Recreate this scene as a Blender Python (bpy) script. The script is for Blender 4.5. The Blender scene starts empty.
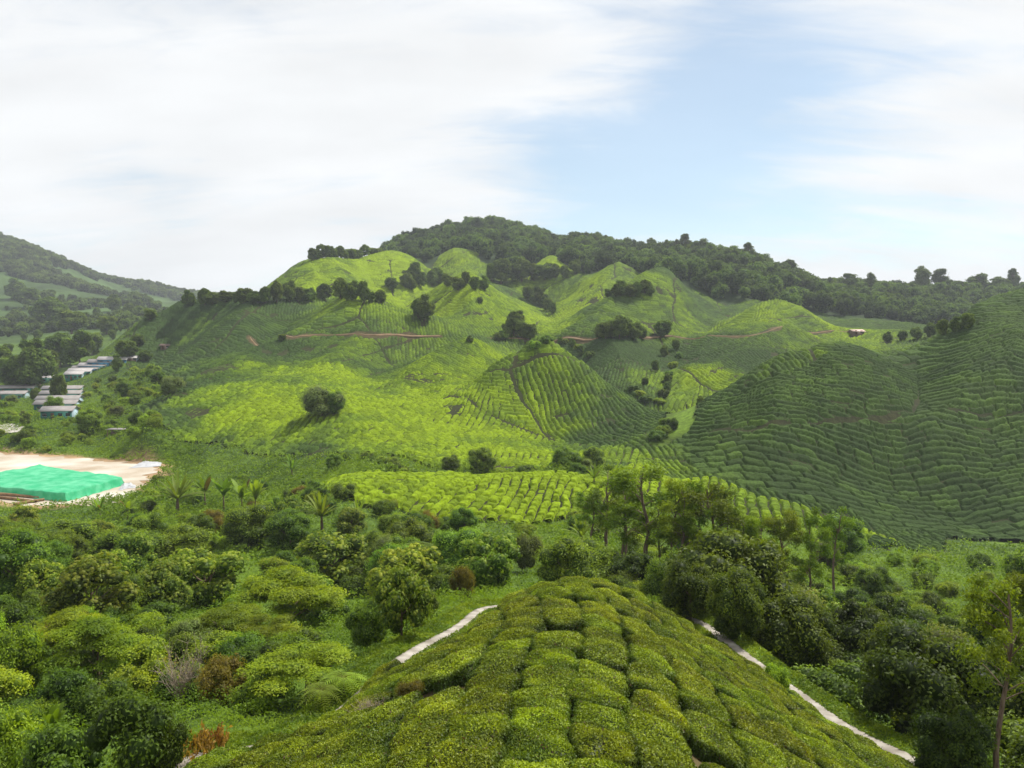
import bpy, math, random
import numpy as np
from mathutils import Vector, Matrix
sc = bpy.context.scene
HAZE = 0.00016
CLOUD = (6.6, 6.72, 6.82)
EXPO = 0.52
COL = sc.collection
rng = np.random.default_rng(7)
random.seed(7)

# ------------------------------------------------------------------ camera
F = 835.0
CX, CY = 512.0, 384.0
PITCH = math.atan((CY - 330.0) / F)
CP, SP = math.cos(PITCH), math.sin(PITCH)

def ray(px, py):
    """direction of a photo pixel with unit horizontal depth: (X per metre, Z per metre)"""
    dx = (px - CX) / F
    dy = (CY - py) / F
    wy = CP + dy * SP
    wz = -SP + dy * CP
    return dx / wy, wz / wy

def world(px, py, Y):
    a, b = ray(px, py)
    return a * Y, Y, b * Y

# ------------------------------------------------------------------ noise
def vnoise(x, y, seed=0):
    x = np.asarray(x, dtype=np.float64); y = np.asarray(y, dtype=np.float64)
    xi = np.floor(x).astype(np.int64); yi = np.floor(y).astype(np.int64)
    fx = x - xi; fy = y - yi
    fx = fx * fx * fx * (fx * (fx * 6 - 15) + 10); fy = fy * fy * fy * (fy * (fy * 6 - 15) + 10)
    return ((hsh(xi, yi, seed) * (1 - fx) + hsh(xi + 1, yi, seed) * fx) * (1 - fy)
            + (hsh(xi, yi + 1, seed) * (1 - fx) + hsh(xi + 1, yi + 1, seed) * fx) * fy) * 2 - 1

def hsh(i, j, seed=0):
    n = (np.asarray(i).astype(np.int64) * 374761393 + np.asarray(j).astype(np.int64) * 668265263 + seed * 974711) & 0xffffffff
    n = ((n ^ (n >> 13)) * 1274126177) & 0xffffffff
    n = (n ^ (n >> 16)) & 0xffffff
    return n / float(0xffffff)

def fbm(x, y, seed=0, oct=4):
    s = 0; a = 0.5; f = 1.0
    for k in range(oct):
        s = s + a * vnoise(x * f + 17.3 * k, y * f - 9.1 * k, seed + k); a *= 0.5; f *= 2.03
    return s

# ------------------------------------------------------------------ terrain control points
CPTS = []
def pp(*pts):                       # (px, py, Y) : a spot seen in the photograph, at its judged distance
    for p in pts: CPTS.append(world(*p))
def ww(*pts):                       # (X, Y, Z)
    for p in pts: CPTS.append(p)

# near mound of tea below the lookout
ww((0,-14,-5.2),(-14,-14,-5.6),(14,-14,-5.8),(-30,-12,-8),(30,-12,-9),
   (0,-4,-5.6),(-6,-4,-6.1),(6,-4,-6.4),(-14,-2,-8.2),(14,-2,-10),(-26,0,-11),(28,0,-15),
   (0.2,4,-6.1),(-5,4,-7.0),(5.5,4,-7.5),(-10,6,-9.3),(11,6,-11),
   (0.4,12,-7.15),(-4,12,-8.3),(4.5,12,-8.7),(-8.6,13,-10.4),(9,13,-11.6),(13.5,14,-13.6),
   (1.0,20,-8.1),(-2.6,20,-9.1),(4.6,20,-9.2),(-5.6,20,-10.4),(8.4,20,-11.2),(12.0,20,-13.1),
   (1.8,27,-9.1),(-1,27,-10.2),(-3.6,27,-11.35),(4.8,27,-10.2),(8.2,27,-12.1),(11,27,-13.5),
   (2.3,31,-9.85),(-0.2,31,-10.75),(-2.6,31,-12.85),(4.6,31,-10.5),(7.4,32,-12.4),
   (2.6,34.5,-10.9),(0.2,35,-12.0),(5.2,35,-11.8),(7.6,35.5,-13.5),(-1.6,35,-13.35),
   (2.8,38,-12.8),(0.4,39,-13.4),(5.4,39,-13.6),
   (3,43,-15.0),(6,43,-15.0),
   # the concrete path on each flank
   (-8.7,20,-10.8),(-7.2,21.5,-11.0),(-6,25.5,-12.6),(-5.2,28,-12.75),(-6.7,23.6,-12.1),(-4.6,30,-12.4),(-3.4,34,-12.95),(-2.3,38,-13.7),(-1.3,42,-14.2),
   (9.4,40,-14.4),(10.4,34,-14.1),(11.0,31,-13.95),(11.8,27.5,-13.75),(12.9,25,-13.55),(15.5,18,-13.6),(8.0,42,-14.6))
# brush slope to the left of the mound
ww((-9.5,26,-13.0),(-12,26,-13.8),(-18,26,-14.2),(-26,24,-14.5),(-8,34,-14.6),(-14,40,-16.6),(-30,40,-16.6),(-46,38,-17),
   (-6,43,-16.0),(-10,55,-20),(-26,55,-20),(-46,55,-20),(-4,52,-17.5),
   (-8,70,-22.5),(-30,70,-22.8),(-60,70,-23),(-10,90,-25.4),(-40,90,-25.8),(-80,90,-26),
   (-14,108,-27),(-45,110,-28),(-75,110,-28.2),(-40,130,-30),(-70,130,-30.2),(-60,150,-31.2),(-40,150,-30.4),(-110,130,-30.5),
   (4,58,-19.2),(2,75,-22.3),(0,95,-24.6))
# right valley
ww((14,34,-16.5),(18,30,-16.5),(20,42,-19),(12,48,-18.2),(18,60,-22),(30,46,-21.5),(40,60,-24.2),(28,75,-25.5),(48,80,-27),(60,60,-25),(30,30,-18),(45,40,-22),
   (14,75,-23.3),(12,95,-25.2),(28,95,-26.4),(44,100,-29),(62,105,-31.2),(80,110,-32))
# tea ridge T
pp((610,475,158),(640,464,155),(720,482,140),(800,508,127),(880,540,115),(680,492,160),(740,512,150),(800,530,142),(860,548,132),
   (660,497,128),(720,522,113),(790,548,103),(850,575,98))
# tea patch P1
pp((560,474,134),(500,478,132),(430,488,126),(350,484,128),(330,500,118),(450,520,111),(520,526,107),(590,515,111),(400,503,118),
   (500,481,150),(560,478,150),(420,477,145))
# main valley tea M
pp((500,468,168),(600,462,172),(640,456,182),(450,456,176),(400,441,188),(350,418,205),(300,406,220),(262,420,212),(240,446,197),(330,454,178),
   (400,468,160),(420,402,232),(350,388,248),(300,380,258),(200,386,258),(170,402,243),(150,432,205),(600,442,202),(500,440,200),(540,453,186),
   (360,410,216),(320,412,211),(400,460,166),(340,440,190),(290,440,196))
# cone and the knolls behind it
pp((533,353,250),(494,363,249),(451,385,244),(557,361,247),(588,374,243),(623,399,234),(655,422,220),(455,399,236),(500,420,222),(555,440,211),(612,435,210),
   (520,393,234),(560,400,229),(533,368,243),(590,405,224),
   (507,347,325),(520,372,275),(560,378,272),(480,378,268),(600,392,260))
pp((468,346,300),(440,353,290),(405,363,280),(400,396,240),(430,376,268),(370,374,272),(460,372,278))
# left hills A, B
pp((274,284,500),(302,267,510),(332,260,520),(368,255,540),(398,252,560),(419,259,560),(300,305,640),(350,295,680),(250,312,600),
   (290,297,445),(340,297,450),(400,284,480),(375,270,510),(320,280,480))
pp((180,309,425),(231,302,410),(269,303,406),(294,298,402),(317,301,392),(358,301,372),(383,310,366),(424,323,352),(440,330,345),
   (231,314,455),(358,312,425),(150,322,425),(135,332,430),(238,331,362),(256,337,350),(300,336,338),(350,335,333),(400,336,331),(440,336,332),
   (345,318,348),(231,318,388),
   (190,341,385),(150,352,395),(200,365,310),(260,365,292),(340,361,288),(390,352,305),(300,350,312),(165,350,390))
# ridge D, bowl, ridge E
pp((400,290,450),(438,285,455),(468,286,452),(489,297,432),(512,311,405),(532,323,380),(552,335,355),(400,312,408),(430,310,415),(470,325,372),(438,292,490),(480,296,480),
   (552,340,345),(557,321,400),(550,309,450),(560,287,530),(540,276,560),(654,282,412),(666,278,415),(616,307,385),(578,328,362),(690,312,395),(715,333,372),(700,300,425),(640,300,450),(600,312,430),
   (600,300,470),(520,290,500),(500,280,530),
   (494,338,335),(560,340,340),(600,338,342),(660,336,352),(711,336,360),(820,333,370),(900,331,380),(940,338,335))
pp((764,311,392),(779,309,392),(812,318,400),(860,324,420),(902,328,435),(780,318,440),(720,331,372),(830,327,450))
# forest and its lower edge
pp((400,247,760),(438,235,800),(476,230,830),(501,231,830),(542,242,800),(562,250,780),(580,245,760),(616,251,740),(651,256,700),(685,257,680),(730,263,640),
   (764,272,620),(794,285,600),(820,297,620),(850,295,640),(921,296,680),(977,297,700),(1015,297,720),(1100,297,740),(1200,300,760),
   (360,275,800),(476,310,1150),(600,315,1100),(700,320,1000),(900,330,1000),(1100,325,1000),
   (428,262,600),(454,249,620),(484,261,600),(454,254,650),(532,266,590),(550,258,590),(550,262,620),(567,268,570),(598,277,545),(618,273,530),(618,275,560),(641,280,520),
   (677,285,482),(722,294,470),(764,306,475),(805,316,485),(865,322,500),(910,326,520),(960,326,520),(1024,326,540),(428,285,540),(475,275,560))
# middle valley below the road
pp((600,355,310),(644,352,315),(598,373,285),(640,385,268),(622,396,260),(677,345,330),(665,390,262),(675,406,243),(690,411,232),(650,433,195),(560,350,330))
pp((786,339,340),(752,352,320),(715,385,285),(690,401,260),(827,352,322),(800,362,305),(850,352,330),(760,382,275),(800,374,288),(700,350,330),(730,345,335))
# right hill H
pp((707,415,197),(752,389,200),(790,374,203),(827,357,208),(865,355,212),(910,356,222),(940,345,225),(962,327,230),(977,309,236),(1024,294,242),(1100,275,250),
   (1200,255,260),(827,372,245),(900,370,265),(962,347,300),(1024,335,330),(1100,325,340),(752,396,225),(790,388,230),
   (917,379,213),(917,410,196),(890,442,182),(880,472,172),(800,420,190),(850,410,191),(1000,382,205),(970,418,190),(1024,420,190),(1100,420,190),
   (690,446,188),(700,470,176),(800,500,164),(900,527,155),(1000,545,148),(1100,560,142),(750,440,187),(1200,580,135),(760,480,172),(960,500,165),(1040,480,172))
# left valley and mountains
pp((130,370,360),(125,400,285),(120,430,230),(50,430,230),(0,430,235),(-100,430,240),(60,405,322),(20,392,370),(100,362,480),(140,356,455),(60,350,540),(15,346,600),(110,345,560),
   (165,348,400),(0,331,750),(30,316,850),(100,320,760),(150,315,820),(190,313,900),(0,290,1050),(60,290,1100),(120,300,1100),(0,246,1400),(40,258,1400),(80,276,1450),
   (110,288,1500),(150,292,1700),(190,294,1800),(230,300,1900),(-150,215,1400),(-120,300,900),(-120,350,500),(-250,230,1400),
   (0,310,2300),(250,318,2300),(500,320,2300),(800,320,2300),(1100,320,2300),(-200,310,2300),(300,318,1400),(600,320,1500),(1000,325,1500))
# sandy yard, level
pp((0,450,214),(100,450,214),(165,462,194),(140,490,164),(60,504,151),(0,502,154),(-100,480,175),(-60,455,205),(40,475,180),(110,470,187))

CP_ = np.array(CPTS)
FAN = 20.0
def uv(x, y):
    d = np.maximum(np.asarray(y, dtype=float) + FAN, 2.0)
    return np.asarray(x) / d * 2.4, np.log(d)
U, V = uv(CP_[:, 0], CP_[:, 1])
W = CP_[:, 2] / (CP_[:, 1] + FAN)

def tps_fit(P, w, lam):
    n = len(P)
    d2 = ((P[:, None, :] - P[None, :, :]) ** 2).sum(-1)
    K = 0.5 * d2 * np.log(d2 + 1e-12) + lam * np.eye(n)
    Q = np.c_[np.ones(n), P]
    A = np.zeros((n + 3, n + 3)); A[:n, :n] = K; A[:n, n:] = Q; A[n:, :n] = Q.T
    return np.linalg.solve(A, np.r_[w, np.zeros(3)])
Pn = np.c_[U, V]
COEF = tps_fit(Pn, W, 2e-5)
# coarse table of the spline, looked up bicubically smooth enough by bilinear on a fine table
U0, U1, V0, V1 = -2.6, 2.6, math.log(6.0), math.log(2700.0)
NU, NV = 620, 760
gu = np.linspace(U0, U1, NU); gv = np.linspace(V0, V1, NV)
TAB = np.zeros((NV, NU))
for j in range(NV):
    d2 = (gu[:, None] - Pn[None, :, 0]) ** 2 + (gv[j] - Pn[None, :, 1]) ** 2
    TAB[j] = (0.5 * d2 * np.log(d2 + 1e-12)) @ COEF[:-3] + COEF[-3] + COEF[-2] * gu + COEF[-1] * gv[j]

def base_h(x, y):
    x = np.asarray(x, dtype=float); y = np.asarray(y, dtype=float)
    u, v = uv(x, y)
    fu = np.clip((u - U0) / (U1 - U0) * (NU - 1), 0, NU - 1.001); fv = np.clip((v - V0) / (V1 - V0) * (NV - 1), 0, NV - 1.001)
    iu = fu.astype(int); iv = fv.astype(int); a = fu - iu; b = fv - iv
    w = (TAB[iv, iu] * (1 - a) + TAB[iv, iu + 1] * a) * (1 - b) + (TAB[iv + 1, iu] * (1 - a) + TAB[iv + 1, iu + 1] * a) * b
    return w * (np.maximum(y + FAN, 2.0))

# spurs and gullies: plan polylines with a height (+ ridge, - gully) and a half width
def _pl(*p): return np.array([world(*q)[:2] for q in p])
FOLDS = [
    (_pl((917,376,216),(917,392,205),(912,412,195),(895,440,183),(885,468,174)), -5.2, 17), (_pl((1024,360,214),(985,380,206),(955,400,199),(930,420,192)), 4.5, 16), (_pl((865,356,212),(850,385,202),(845,420,190)), 2.6, 22),
    (_pl((790,374,204),(775,410,192),(770,450,180)), 3.0, 18), (_pl((1000,420,190),(985,460,176),(960,500,165)), -4.5, 17),
    (_pl((552,340,352),(556,325,395),(548,308,450),(545,290,520)), -6.0, 34), (_pl((654,282,412),(616,307,385),(578,328,362)), 4.5, 26), (_pl((468,286,452),(489,297,432),(512,311,405),(532,323,380),(548,334,358)), 4.0, 26),
    (_pl((403,276,500),(388,296,440),(372,312,400)), -5.0, 30), (_pl((438,262,590),(432,276,530),(412,286,480)), -5.0, 26), (_pl((500,262,590),(505,274,550),(530,284,520)), -4.0, 24),
    (_pl((560,345,335),(590,366,290),(625,392,262),(668,406,243)), -4.0, 22), (_pl((600,337,342),(612,355,312),(622,372,290),(628,386,272)), 3.6, 17), (_pl((677,343,332),(668,365,300),(662,385,270),(670,402,248)), -4.5, 18),
    (_pl((786,339,340),(752,352,320),(715,385,285),(692,400,262)), 3.4, 20), (_pl((720,338,355),(700,355,325),(690,375,295)), 3.0, 16), (_pl((533,353,250),(560,362,246),(588,374,242),(623,399,233),(650,420,221)), 2.2, 14),
    (_pl((533,354,249),(500,372,242),(470,398,233)), 1.6, 13), (_pl((494,366,258),(470,388,247),(455,398,240)), -2.4, 12), (_pl((468,346,300),(440,353,290),(405,364,279)), 3.0, 20), (_pl((437,345,315),(400,372,285),(385,385,262)), -3.2, 20),
    (_pl((358,301,372),(345,318,348),(330,335,334)), 3.4, 24), (_pl((269,303,406),(250,320,378),(238,332,360)), 3.0, 24), (_pl((300,306,400),(290,322,370),(275,336,345)), -4.0, 22), (_pl((424,323,352),(400,330,342)), 2.5, 18),
    (_pl((300,337,336),(275,352,315),(240,370,290)), 2.8, 18), (_pl((360,336,332),(350,350,310),(330,362,292)), 2.8, 18), (_pl((330,340,330),(315,355,308),(300,368,285)), -3.0, 16), (_pl((415,337,330),(390,352,305),(375,368,285)), -3.0, 16),
    (_pl((764,311,392),(735,322,385),(718,332,372)), 3.0, 22), (_pl((722,296,465),(715,315,420),(705,332,375)), -5.0, 28), (_pl((618,274,528),(600,300,470),(585,320,400)), 3.0, 22), (_pl((332,260,520),(345,278,480),(350,294,450)), 3.0, 24), (_pl((368,255,540),(372,275,500),(360,292,455)), -3.5, 24)]

def folds(x, y):
    z = np.zeros(np.shape(x))
    wx = x + 3.0 * vnoise(x / 17, y / 17, 201); wy = y + 3.0 * vnoise(x / 17, y / 17, 202)
    for ln, a, w in FOLDS:
        lo = ln.min(0) - 2.2 * w; hi = ln.max(0) + 2.2 * w
        m = (x > lo[0]) & (x < hi[0]) & (y > lo[1]) & (y < hi[1])
        if not np.any(m): continue
        xs, ys = wx[m], wy[m]; best = np.full(xs.shape, 1e9); run = np.zeros(xs.shape)
        for i in range(len(ln) - 1):
            dx, dy = ln[i + 1] - ln[i]
            t = np.clip(((xs - ln[i][0]) * dx + (ys - ln[i][1]) * dy) / (dx * dx + dy * dy), 0, 1)
            best = np.minimum(best, np.hypot(xs - ln[i][0] - t * dx, ys - ln[i][1] - t * dy))
        k = np.clip(1 - best / (1.6 * w), 0, 1)
        z[m] += a * (1.0 if ln[0][1] < 240 else 1.4) * (k * k * (1.6 - 0.6 * k))
    return z

def ground(x, y):
    """height of the land, with small folds and gullies that grow with distance from the lookout"""
    x = np.asarray(x, dtype=float); y = np.asarray(y, dtype=float)
    z = base_h(x, y)
    z = z + (folds(np.atleast_1d(x + 0 * z), np.atleast_1d(y + 0 * z)).reshape(np.shape(z)) if np.size(z) else 0)
    far = np.clip((y - 60) / 250, 0, 1)
    hillm = np.clip((y - 240) / 200, 0, 1)
    z = z + far * 0.9 * fbm(x / 28, y / 28, 3, 3) + hillm * 3.2 * fbm(x / 62 + 4, y / 62, 11, 3) 
    z = z + np.clip((y - 290) / 120, 0, 1) * np.clip((700 - y) / 200, 0, 1) * 5.0 * (0.42 - np.abs(fbm(x / 55 + 9 + 0.12 * y / 55, y / 90, 31, 3)) * 2)
    z = z + np.clip((y - 800) / 400, 0, 1) * 22 * fbm(x / 190, y / 260, 21, 4)
    return z

def hit(px, py, ymin=6.0, ymax=2300.0):
    """first point of the land met by the line of sight through a photo pixel"""
    a, b = ray(px, py)
    ys = np.exp(np.linspace(math.log(ymin), math.log(ymax), 2600))
    d = b * ys - ground(a * ys, ys)
    k = np.nonzero(d < 0)[0]
    if len(k) == 0: return None
    k = k[0]
    if k == 0: y = ys[0]
    else:
        t = d[k - 1] / (d[k - 1] - d[k]); y = ys[k - 1] + t * (ys[k] - ys[k - 1])
    return np.array([a * y, y, float(ground(a * y, y))])

# ------------------------------------------------------------------ regions of the land (plan polygons)
def poly_hits(pts):
    out = []
    for p in pts:
        if len(p) == 3:
            a, b = ray(p[0], p[1]); out.append((a * p[2], p[2]))
        else:
            h = hit(*p); out.append((h[0], h[1]))
    return np.array(out)

def in_poly(x, y, poly):
    x = np.asarray(x); y = np.asarray(y)
    ins = np.zeros(np.broadcast(x, y).shape, bool)
    n = len(poly)
    for i in range(n):
        x1, y1 = poly[i]; x2, y2 = poly[(i + 1) % n]
        if y1 == y2: continue
        c = ((y1 > y) != (y2 > y)) & (x < (x2 - x1) * (y - y1) / (y2 - y1) + x1)
        ins ^= c
    return ins

def seg_dist(x, y, line):
    """distance to a plan polyline and the running index of the closest point"""
    best = np.full(np.shape(x), 1e9); pos = np.zeros(np.shape(x))
    for i in range(len(line) - 1):
        ax, ay = line[i][:2]; bx, by = line[i + 1][:2]
        dx, dy = bx - ax, by - ay
        t = np.clip(((x - ax) * dx + (y - ay) * dy) / (dx * dx + dy * dy + 1e-9), 0, 1)
        d = np.hypot(x - ax - t * dx, y - ay - t * dy)
        m = d < best
        best = np.where(m, d, best); pos = np.where(m, i + t, pos)
    return best, pos

def smooth_line(pts, step):
    pts = np.array(pts, dtype=float); out = []
    n = len(pts)
    for i in range(n - 1):
        p0 = pts[max(i - 1, 0)]; p1 = pts[i]; p2 = pts[i + 1]; p3 = pts[min(i + 2, n - 1)]
        k = max(2, int(np.linalg.norm(p2 - p1) / step))
        for t in np.linspace(0, 1, k, endpoint=False):
            out.append(0.5 * ((2 * p1) + (-p0 + p2) * t + (2 * p0 - 5 * p1 + 4 * p2 - p3) * t * t + (-p0 + 3 * p1 - 3 * p2 + p3) * t ** 3))
    out.append(pts[-1])
    return np.array(out)

PATH_PTS = [(-12.5,14.5),(-8.7,20),(-7.2,21.5),(-6.0,25.5),(-4.6,30),(-3.4,34),(-2.3,38),(-1.3,42),(1.2,45.2),(5.0,45),(8.0,42.5),(9.4,40),(10.4,34),(11.0,31),(11.8,27.5),(12.9,25),(15.0,18.5),(16.5,13)]
PATH = smooth_line(PATH_PTS, 0.7)
_pz = base_h(PATH[:, 0], PATH[:, 1])
for _ in range(8): _pz[1:-1] = (_pz[:-2] + _pz[1:-1] * 2 + _pz[2:]) / 4
PATH_Z = _pz
YARD = poly_hits([(-160,448,216),(-20,449,215),(60,452),(120,453),(160,457),(168,466),(158,480),(140,492),(118,500),(85,503),(40,508),(0,505),(-80,500),(-160,490)])
YARD_C = YARD.mean(0)
YARD_Z = float(np.median(base_h(YARD[:, 0], YARD[:, 1])))
_ground0 = ground
def ground(x, y):
    z = _ground0(x, y)
    x = np.asarray(x, dtype=float); y = np.asarray(y, dtype=float)
    near = (y > 5) & (y < 60) & (np.abs(x) < 30)
    if near.any():
        z = np.array(z, dtype=float); flat = np.atleast_1d(z); xs = np.atleast_1d(x + 0 * z)[np.atleast_1d(near)]; ys = np.atleast_1d(y + 0 * z)[np.atleast_1d(near)]
        d, t = seg_dist(xs, ys, PATH[::2])
        pz = np.interp(t * 2, np.arange(len(PATH_Z)), PATH_Z)
        k = np.clip((2.2 - d) / 1.3, 0, 1); k = k * k * (3 - 2 * k)
        flat[np.atleast_1d(near)] = flat[np.atleast_1d(near)] * (1 - k) + pz * k
        z = flat.reshape(z.shape)
    yd = (y > 130) & (y < 240) & (x < -40)
    if yd.any():
        z = np.array(z, dtype=float)
        zz = np.atleast_1d(z); m = np.atleast_1d(yd)
        xs = np.atleast_1d(x + 0 * z)[m]; ys = np.atleast_1d(y + 0 * z)[m]
        d, _ = seg_dist(xs, ys, np.vstack([YARD, YARD[:1]]))
        d = np.where(in_poly(xs, ys, YARD), -d, d)
        k = np.clip((7 - d) / 7, 0, 1); k = k * k * (3 - 2 * k)
        zz[m] = zz[m] * (1 - k) + YARD_Z * k
        z = zz.reshape(z.shape)
    return z

ROAD_PX = [[(250,337.5),(285,336),(300,336),(330,335.5),(365,335),(400,335.5),(440,336)], [(490,338),(520,338.5),(560,339.5),(600,337.5),(640,336.5),(672,336),(711,335.5),(760,334),(820,332.5),(862,332)]]
ROADS = [smooth_line(poly_hits(r), 4.0) for r in ROAD_PX]
FOOTWAYS = [poly_hits(r) for r in ([(453,396),(480,410),(505,422),(535,434),(556,441)], [(340,363),(365,355),(395,345),(410,340)], [(398,397),(425,402),(450,396)], [(712,432),(760,428),(820,424),(880,420),(912,414)], [(917,384),(919,396),(913,412)], [(935,412),(975,414),(1020,412)])]

BRUSH = poly_hits([(-420,405,250),(40,404),(100,398),(118,366),(150,372),(172,396),(122,411),(160,428),(222,446),(250,455),(290,459),(335,454),(387,458),(430,468),(500,473),(590,467),(625,468),(700,492),(760,517),(820,540),(890,548),(950,538),(1024,545),(1250,575)] + [(1400,700,60),(1200,760,20),(500,900,15),(-600,800,20)])
PATCH = poly_hits([(304,494),(349,476),(400,475),(470,475),(560,474),(612,479),(622,498),(600,519),(540,528),(440,521),(400,510),(350,508)])
RIDGE = poly_hits([(618,462),(645,462.5),(720,482),(800,508),(850,527),(900,543),(860,557),(800,547),(740,531),(700,518),(650,508),(624,486)])
RIDGE = np.array(RIDGE)
CENTRE = poly_hits([(150,428),(180,400),(230,392),(281,367),(340,364),(400,380),(432,398),(452,384),(500,412),(558,441),(640,452),(640,466),(590,468),(500,470),(430,466),(387,457),(335,453),(285,457),(222,445)])
MEADOW = poly_hits([(655,432),(672,415),(690,403),(700,408),(690,420),(672,440),(655,446)])
HILLR = poly_hits([(672,445),(690,418),(752,387),(790,372),(827,355),(900,354),(962,325),(1024,292,242),(1250,260,262),(1250,590,135),(1024,547),(900,529),(800,502),(700,474)])
FB_PX = np.array([300,395,428,454,484,532,550,567,598,618,641,677,722,764,805,865,910,1024,1250.]); FB_Y = np.array([900,690,600,645,600,590,612,572,545,552,520,482,470,476,486,502,522,542,570.])
FB_A = (FB_PX - CX) / F
def is_forest(x, y):
    a = np.asarray(x) / np.maximum(y, 1)
    b = np.interp(a, FB_A, FB_Y) + 14 * vnoise(np.asarray(x) / 25, np.asarray(y) / 25, 5)
    return (y > b) & (a > -0.24)

def land_class(x, y):
    """0 bare/brush, 1 tea, 2 forest, 3 meadow"""
    x = np.asarray(x, dtype=float); y = np.asarray(y, dtype=float)
    x0_, y0_ = x, y
    x = x + 2.2 * vnoise(x0_ / 7, y0_ / 7, 301); y = y + 2.2 * vnoise(x0_ / 7, y0_ / 7, 302)
    c = np.where(y > 88, 1, 0)
    c = np.where(in_poly(x, y, BRUSH), 0, c)
    c = np.where(in_poly(x, y, PATCH) | in_poly(x, y, RIDGE), 1, c)
    c = np.where(in_poly(x, y, MEADOW), 3, c)
    c = np.where(y > 700, 0, c)
    c = np.where((x / np.maximum(y, 1) < -0.46) & (y > 225), 0, c)
    c = np.where(is_forest(x, y), 2, c)
    return c

# ------------------------------------------------------------------ mesh helpers
def np_mesh(name, verts, faces, col=None, mats=(), mat_idx=None, smooth=False):
    """mesh from arrays; faces is an (n,4) or (n,3) array or a list of such arrays"""
    me = bpy.data.meshes.new(name)
    fl = faces if isinstance(faces, list) else [faces]
    verts = np.asarray(verts, dtype=np.float32)
    me.vertices.add(len(verts)); me.vertices.foreach_set('co', verts.ravel())
    li = np.concatenate([f.ravel() for f in fl]).astype(np.int32)
    tot = np.concatenate([np.full(len(f), f.shape[1]) for f in fl])
    st = np.concatenate([[0], np.cumsum(tot)[:-1]]).astype(np.int32)
    me.loops.add(len(li)); me.loops.foreach_set('vertex_index', li)
    me.polygons.add(len(tot)); me.polygons.foreach_set('loop_start', st)
    if mat_idx is not None: me.polygons.foreach_set('material_index', np.asarray(mat_idx, dtype=np.int32))
    if smooth: me.polygons.foreach_set('use_smooth', np.ones(len(tot), bool))
    me.update(calc_edges=True)
    if col is not None:
        col = np.asarray(col, dtype=np.float32)
        if col.ndim == 1: col = np.repeat(col[:, None], 3, 1)
        a = me.attributes.new('Col', 'FLOAT_COLOR', 'POINT')
        a.data.foreach_set('color', np.c_[col, np.ones(len(col), np.float32)].astype(np.float32).ravel())
    for m in mats: me.materials.append(m)
    return me

def link(name, data, parent=None, **props):
    o = bpy.data.objects.new(name, data); COL.objects.link(o)
    if parent is not None: o.parent = parent
    for k, v in props.items(): o[k] = v
    return o

class Bag:
    """collects geometry pieces into one mesh"""
    def __init__(s): s.v = []; s.q = []; s.t = []; s.c = []; s.mq = []; s.mt = []; s.n = 0
    def add(s, v, f, col=(1, 1, 1), mat=0):
        v = np.asarray(v, dtype=float); f = np.asarray(f, dtype=np.int64)
        if len(f) == 0: return
        c = np.asarray(col, dtype=float)
        if c.ndim == 1: c = np.tile(c, (len(v), 1))
        s.v.append(v); s.c.append(c)
        if f.shape[1] == 4: s.q.append(f + s.n); s.mq.append(np.full(len(f), mat))
        else: s.t.append(f + s.n); s.mt.append(np.full(len(f), mat))
        s.n += len(v)
    def box(s, x0, x1, y0, y1, z0, z1, col=(1, 1, 1), mat=0):
        v = [(x, y, z) for z in (z0, z1) for y in (y0, y1) for x in (x0, x1)]
        s.add(v, [(0,2,3,1),(4,5,7,6),(0,1,5,4),(2,6,7,3),(0,4,6,2),(1,3,7,5)], col, mat)
    def mesh(s, name, mats, smooth=False):
        fs = []; mi = []
        if s.q: fs.append(np.concatenate(s.q)); mi.append(np.concatenate(s.mq))
        if s.t: fs.append(np.concatenate(s.t)); mi.append(np.concatenate(s.mt))
        return np_mesh(name, np.concatenate(s.v), fs, np.concatenate(s.c), mats, np.concatenate(mi), smooth)

def unit(v): return v / np.maximum(np.linalg.norm(v, axis=-1, keepdims=True), 1e-9)

def leaves(P, N, L, Wd, r, fold=0.25):
    """diamond leaves: one folded quad each, at points P with face normals N"""
    n = len(P)
    N = unit(N); A = unit(np.cross(N, unit(r.normal(size=(n, 3))))); B = np.cross(N, A)
    L = np.broadcast_to(L, (n,))[:, None]; Wd = np.broadcast_to(Wd, (n,))[:, None]
    up = N * Wd * fold
    v = np.stack([P - A * L * .5, P + B * Wd * .5 + up, P + A * L * .5 - up * .6, P - B * Wd * .5 + up], 1).reshape(-1, 3)
    q = np.arange(n * 4).reshape(n, 4)
    return v, q

def tube(pts, rad, sides=7):
    pts = np.asarray(pts, dtype=float); n = len(pts)
    t = unit(np.gradient(pts, axis=0))
    ref = np.array([1, 0.3, 0.1]); a = unit(np.cross(t, ref)); b = np.cross(t, a)
    an = np.linspace(0, 2 * math.pi, sides, endpoint=False)
    rad = np.asarray(rad, dtype=float)
    v = pts[:, None] + rad[:, None, None] * (np.cos(an)[None, :, None] * a[:, None] + np.sin(an)[None, :, None] * b[:, None])
    q = []
    for i in range(n - 1):
        for k in range(sides):
            q.append((i * sides + k, i * sides + (k + 1) % sides, (i + 1) * sides + (k + 1) % sides, (i + 1) * sides + k))
    return v.reshape(-1, 3), np.array(q)

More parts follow.
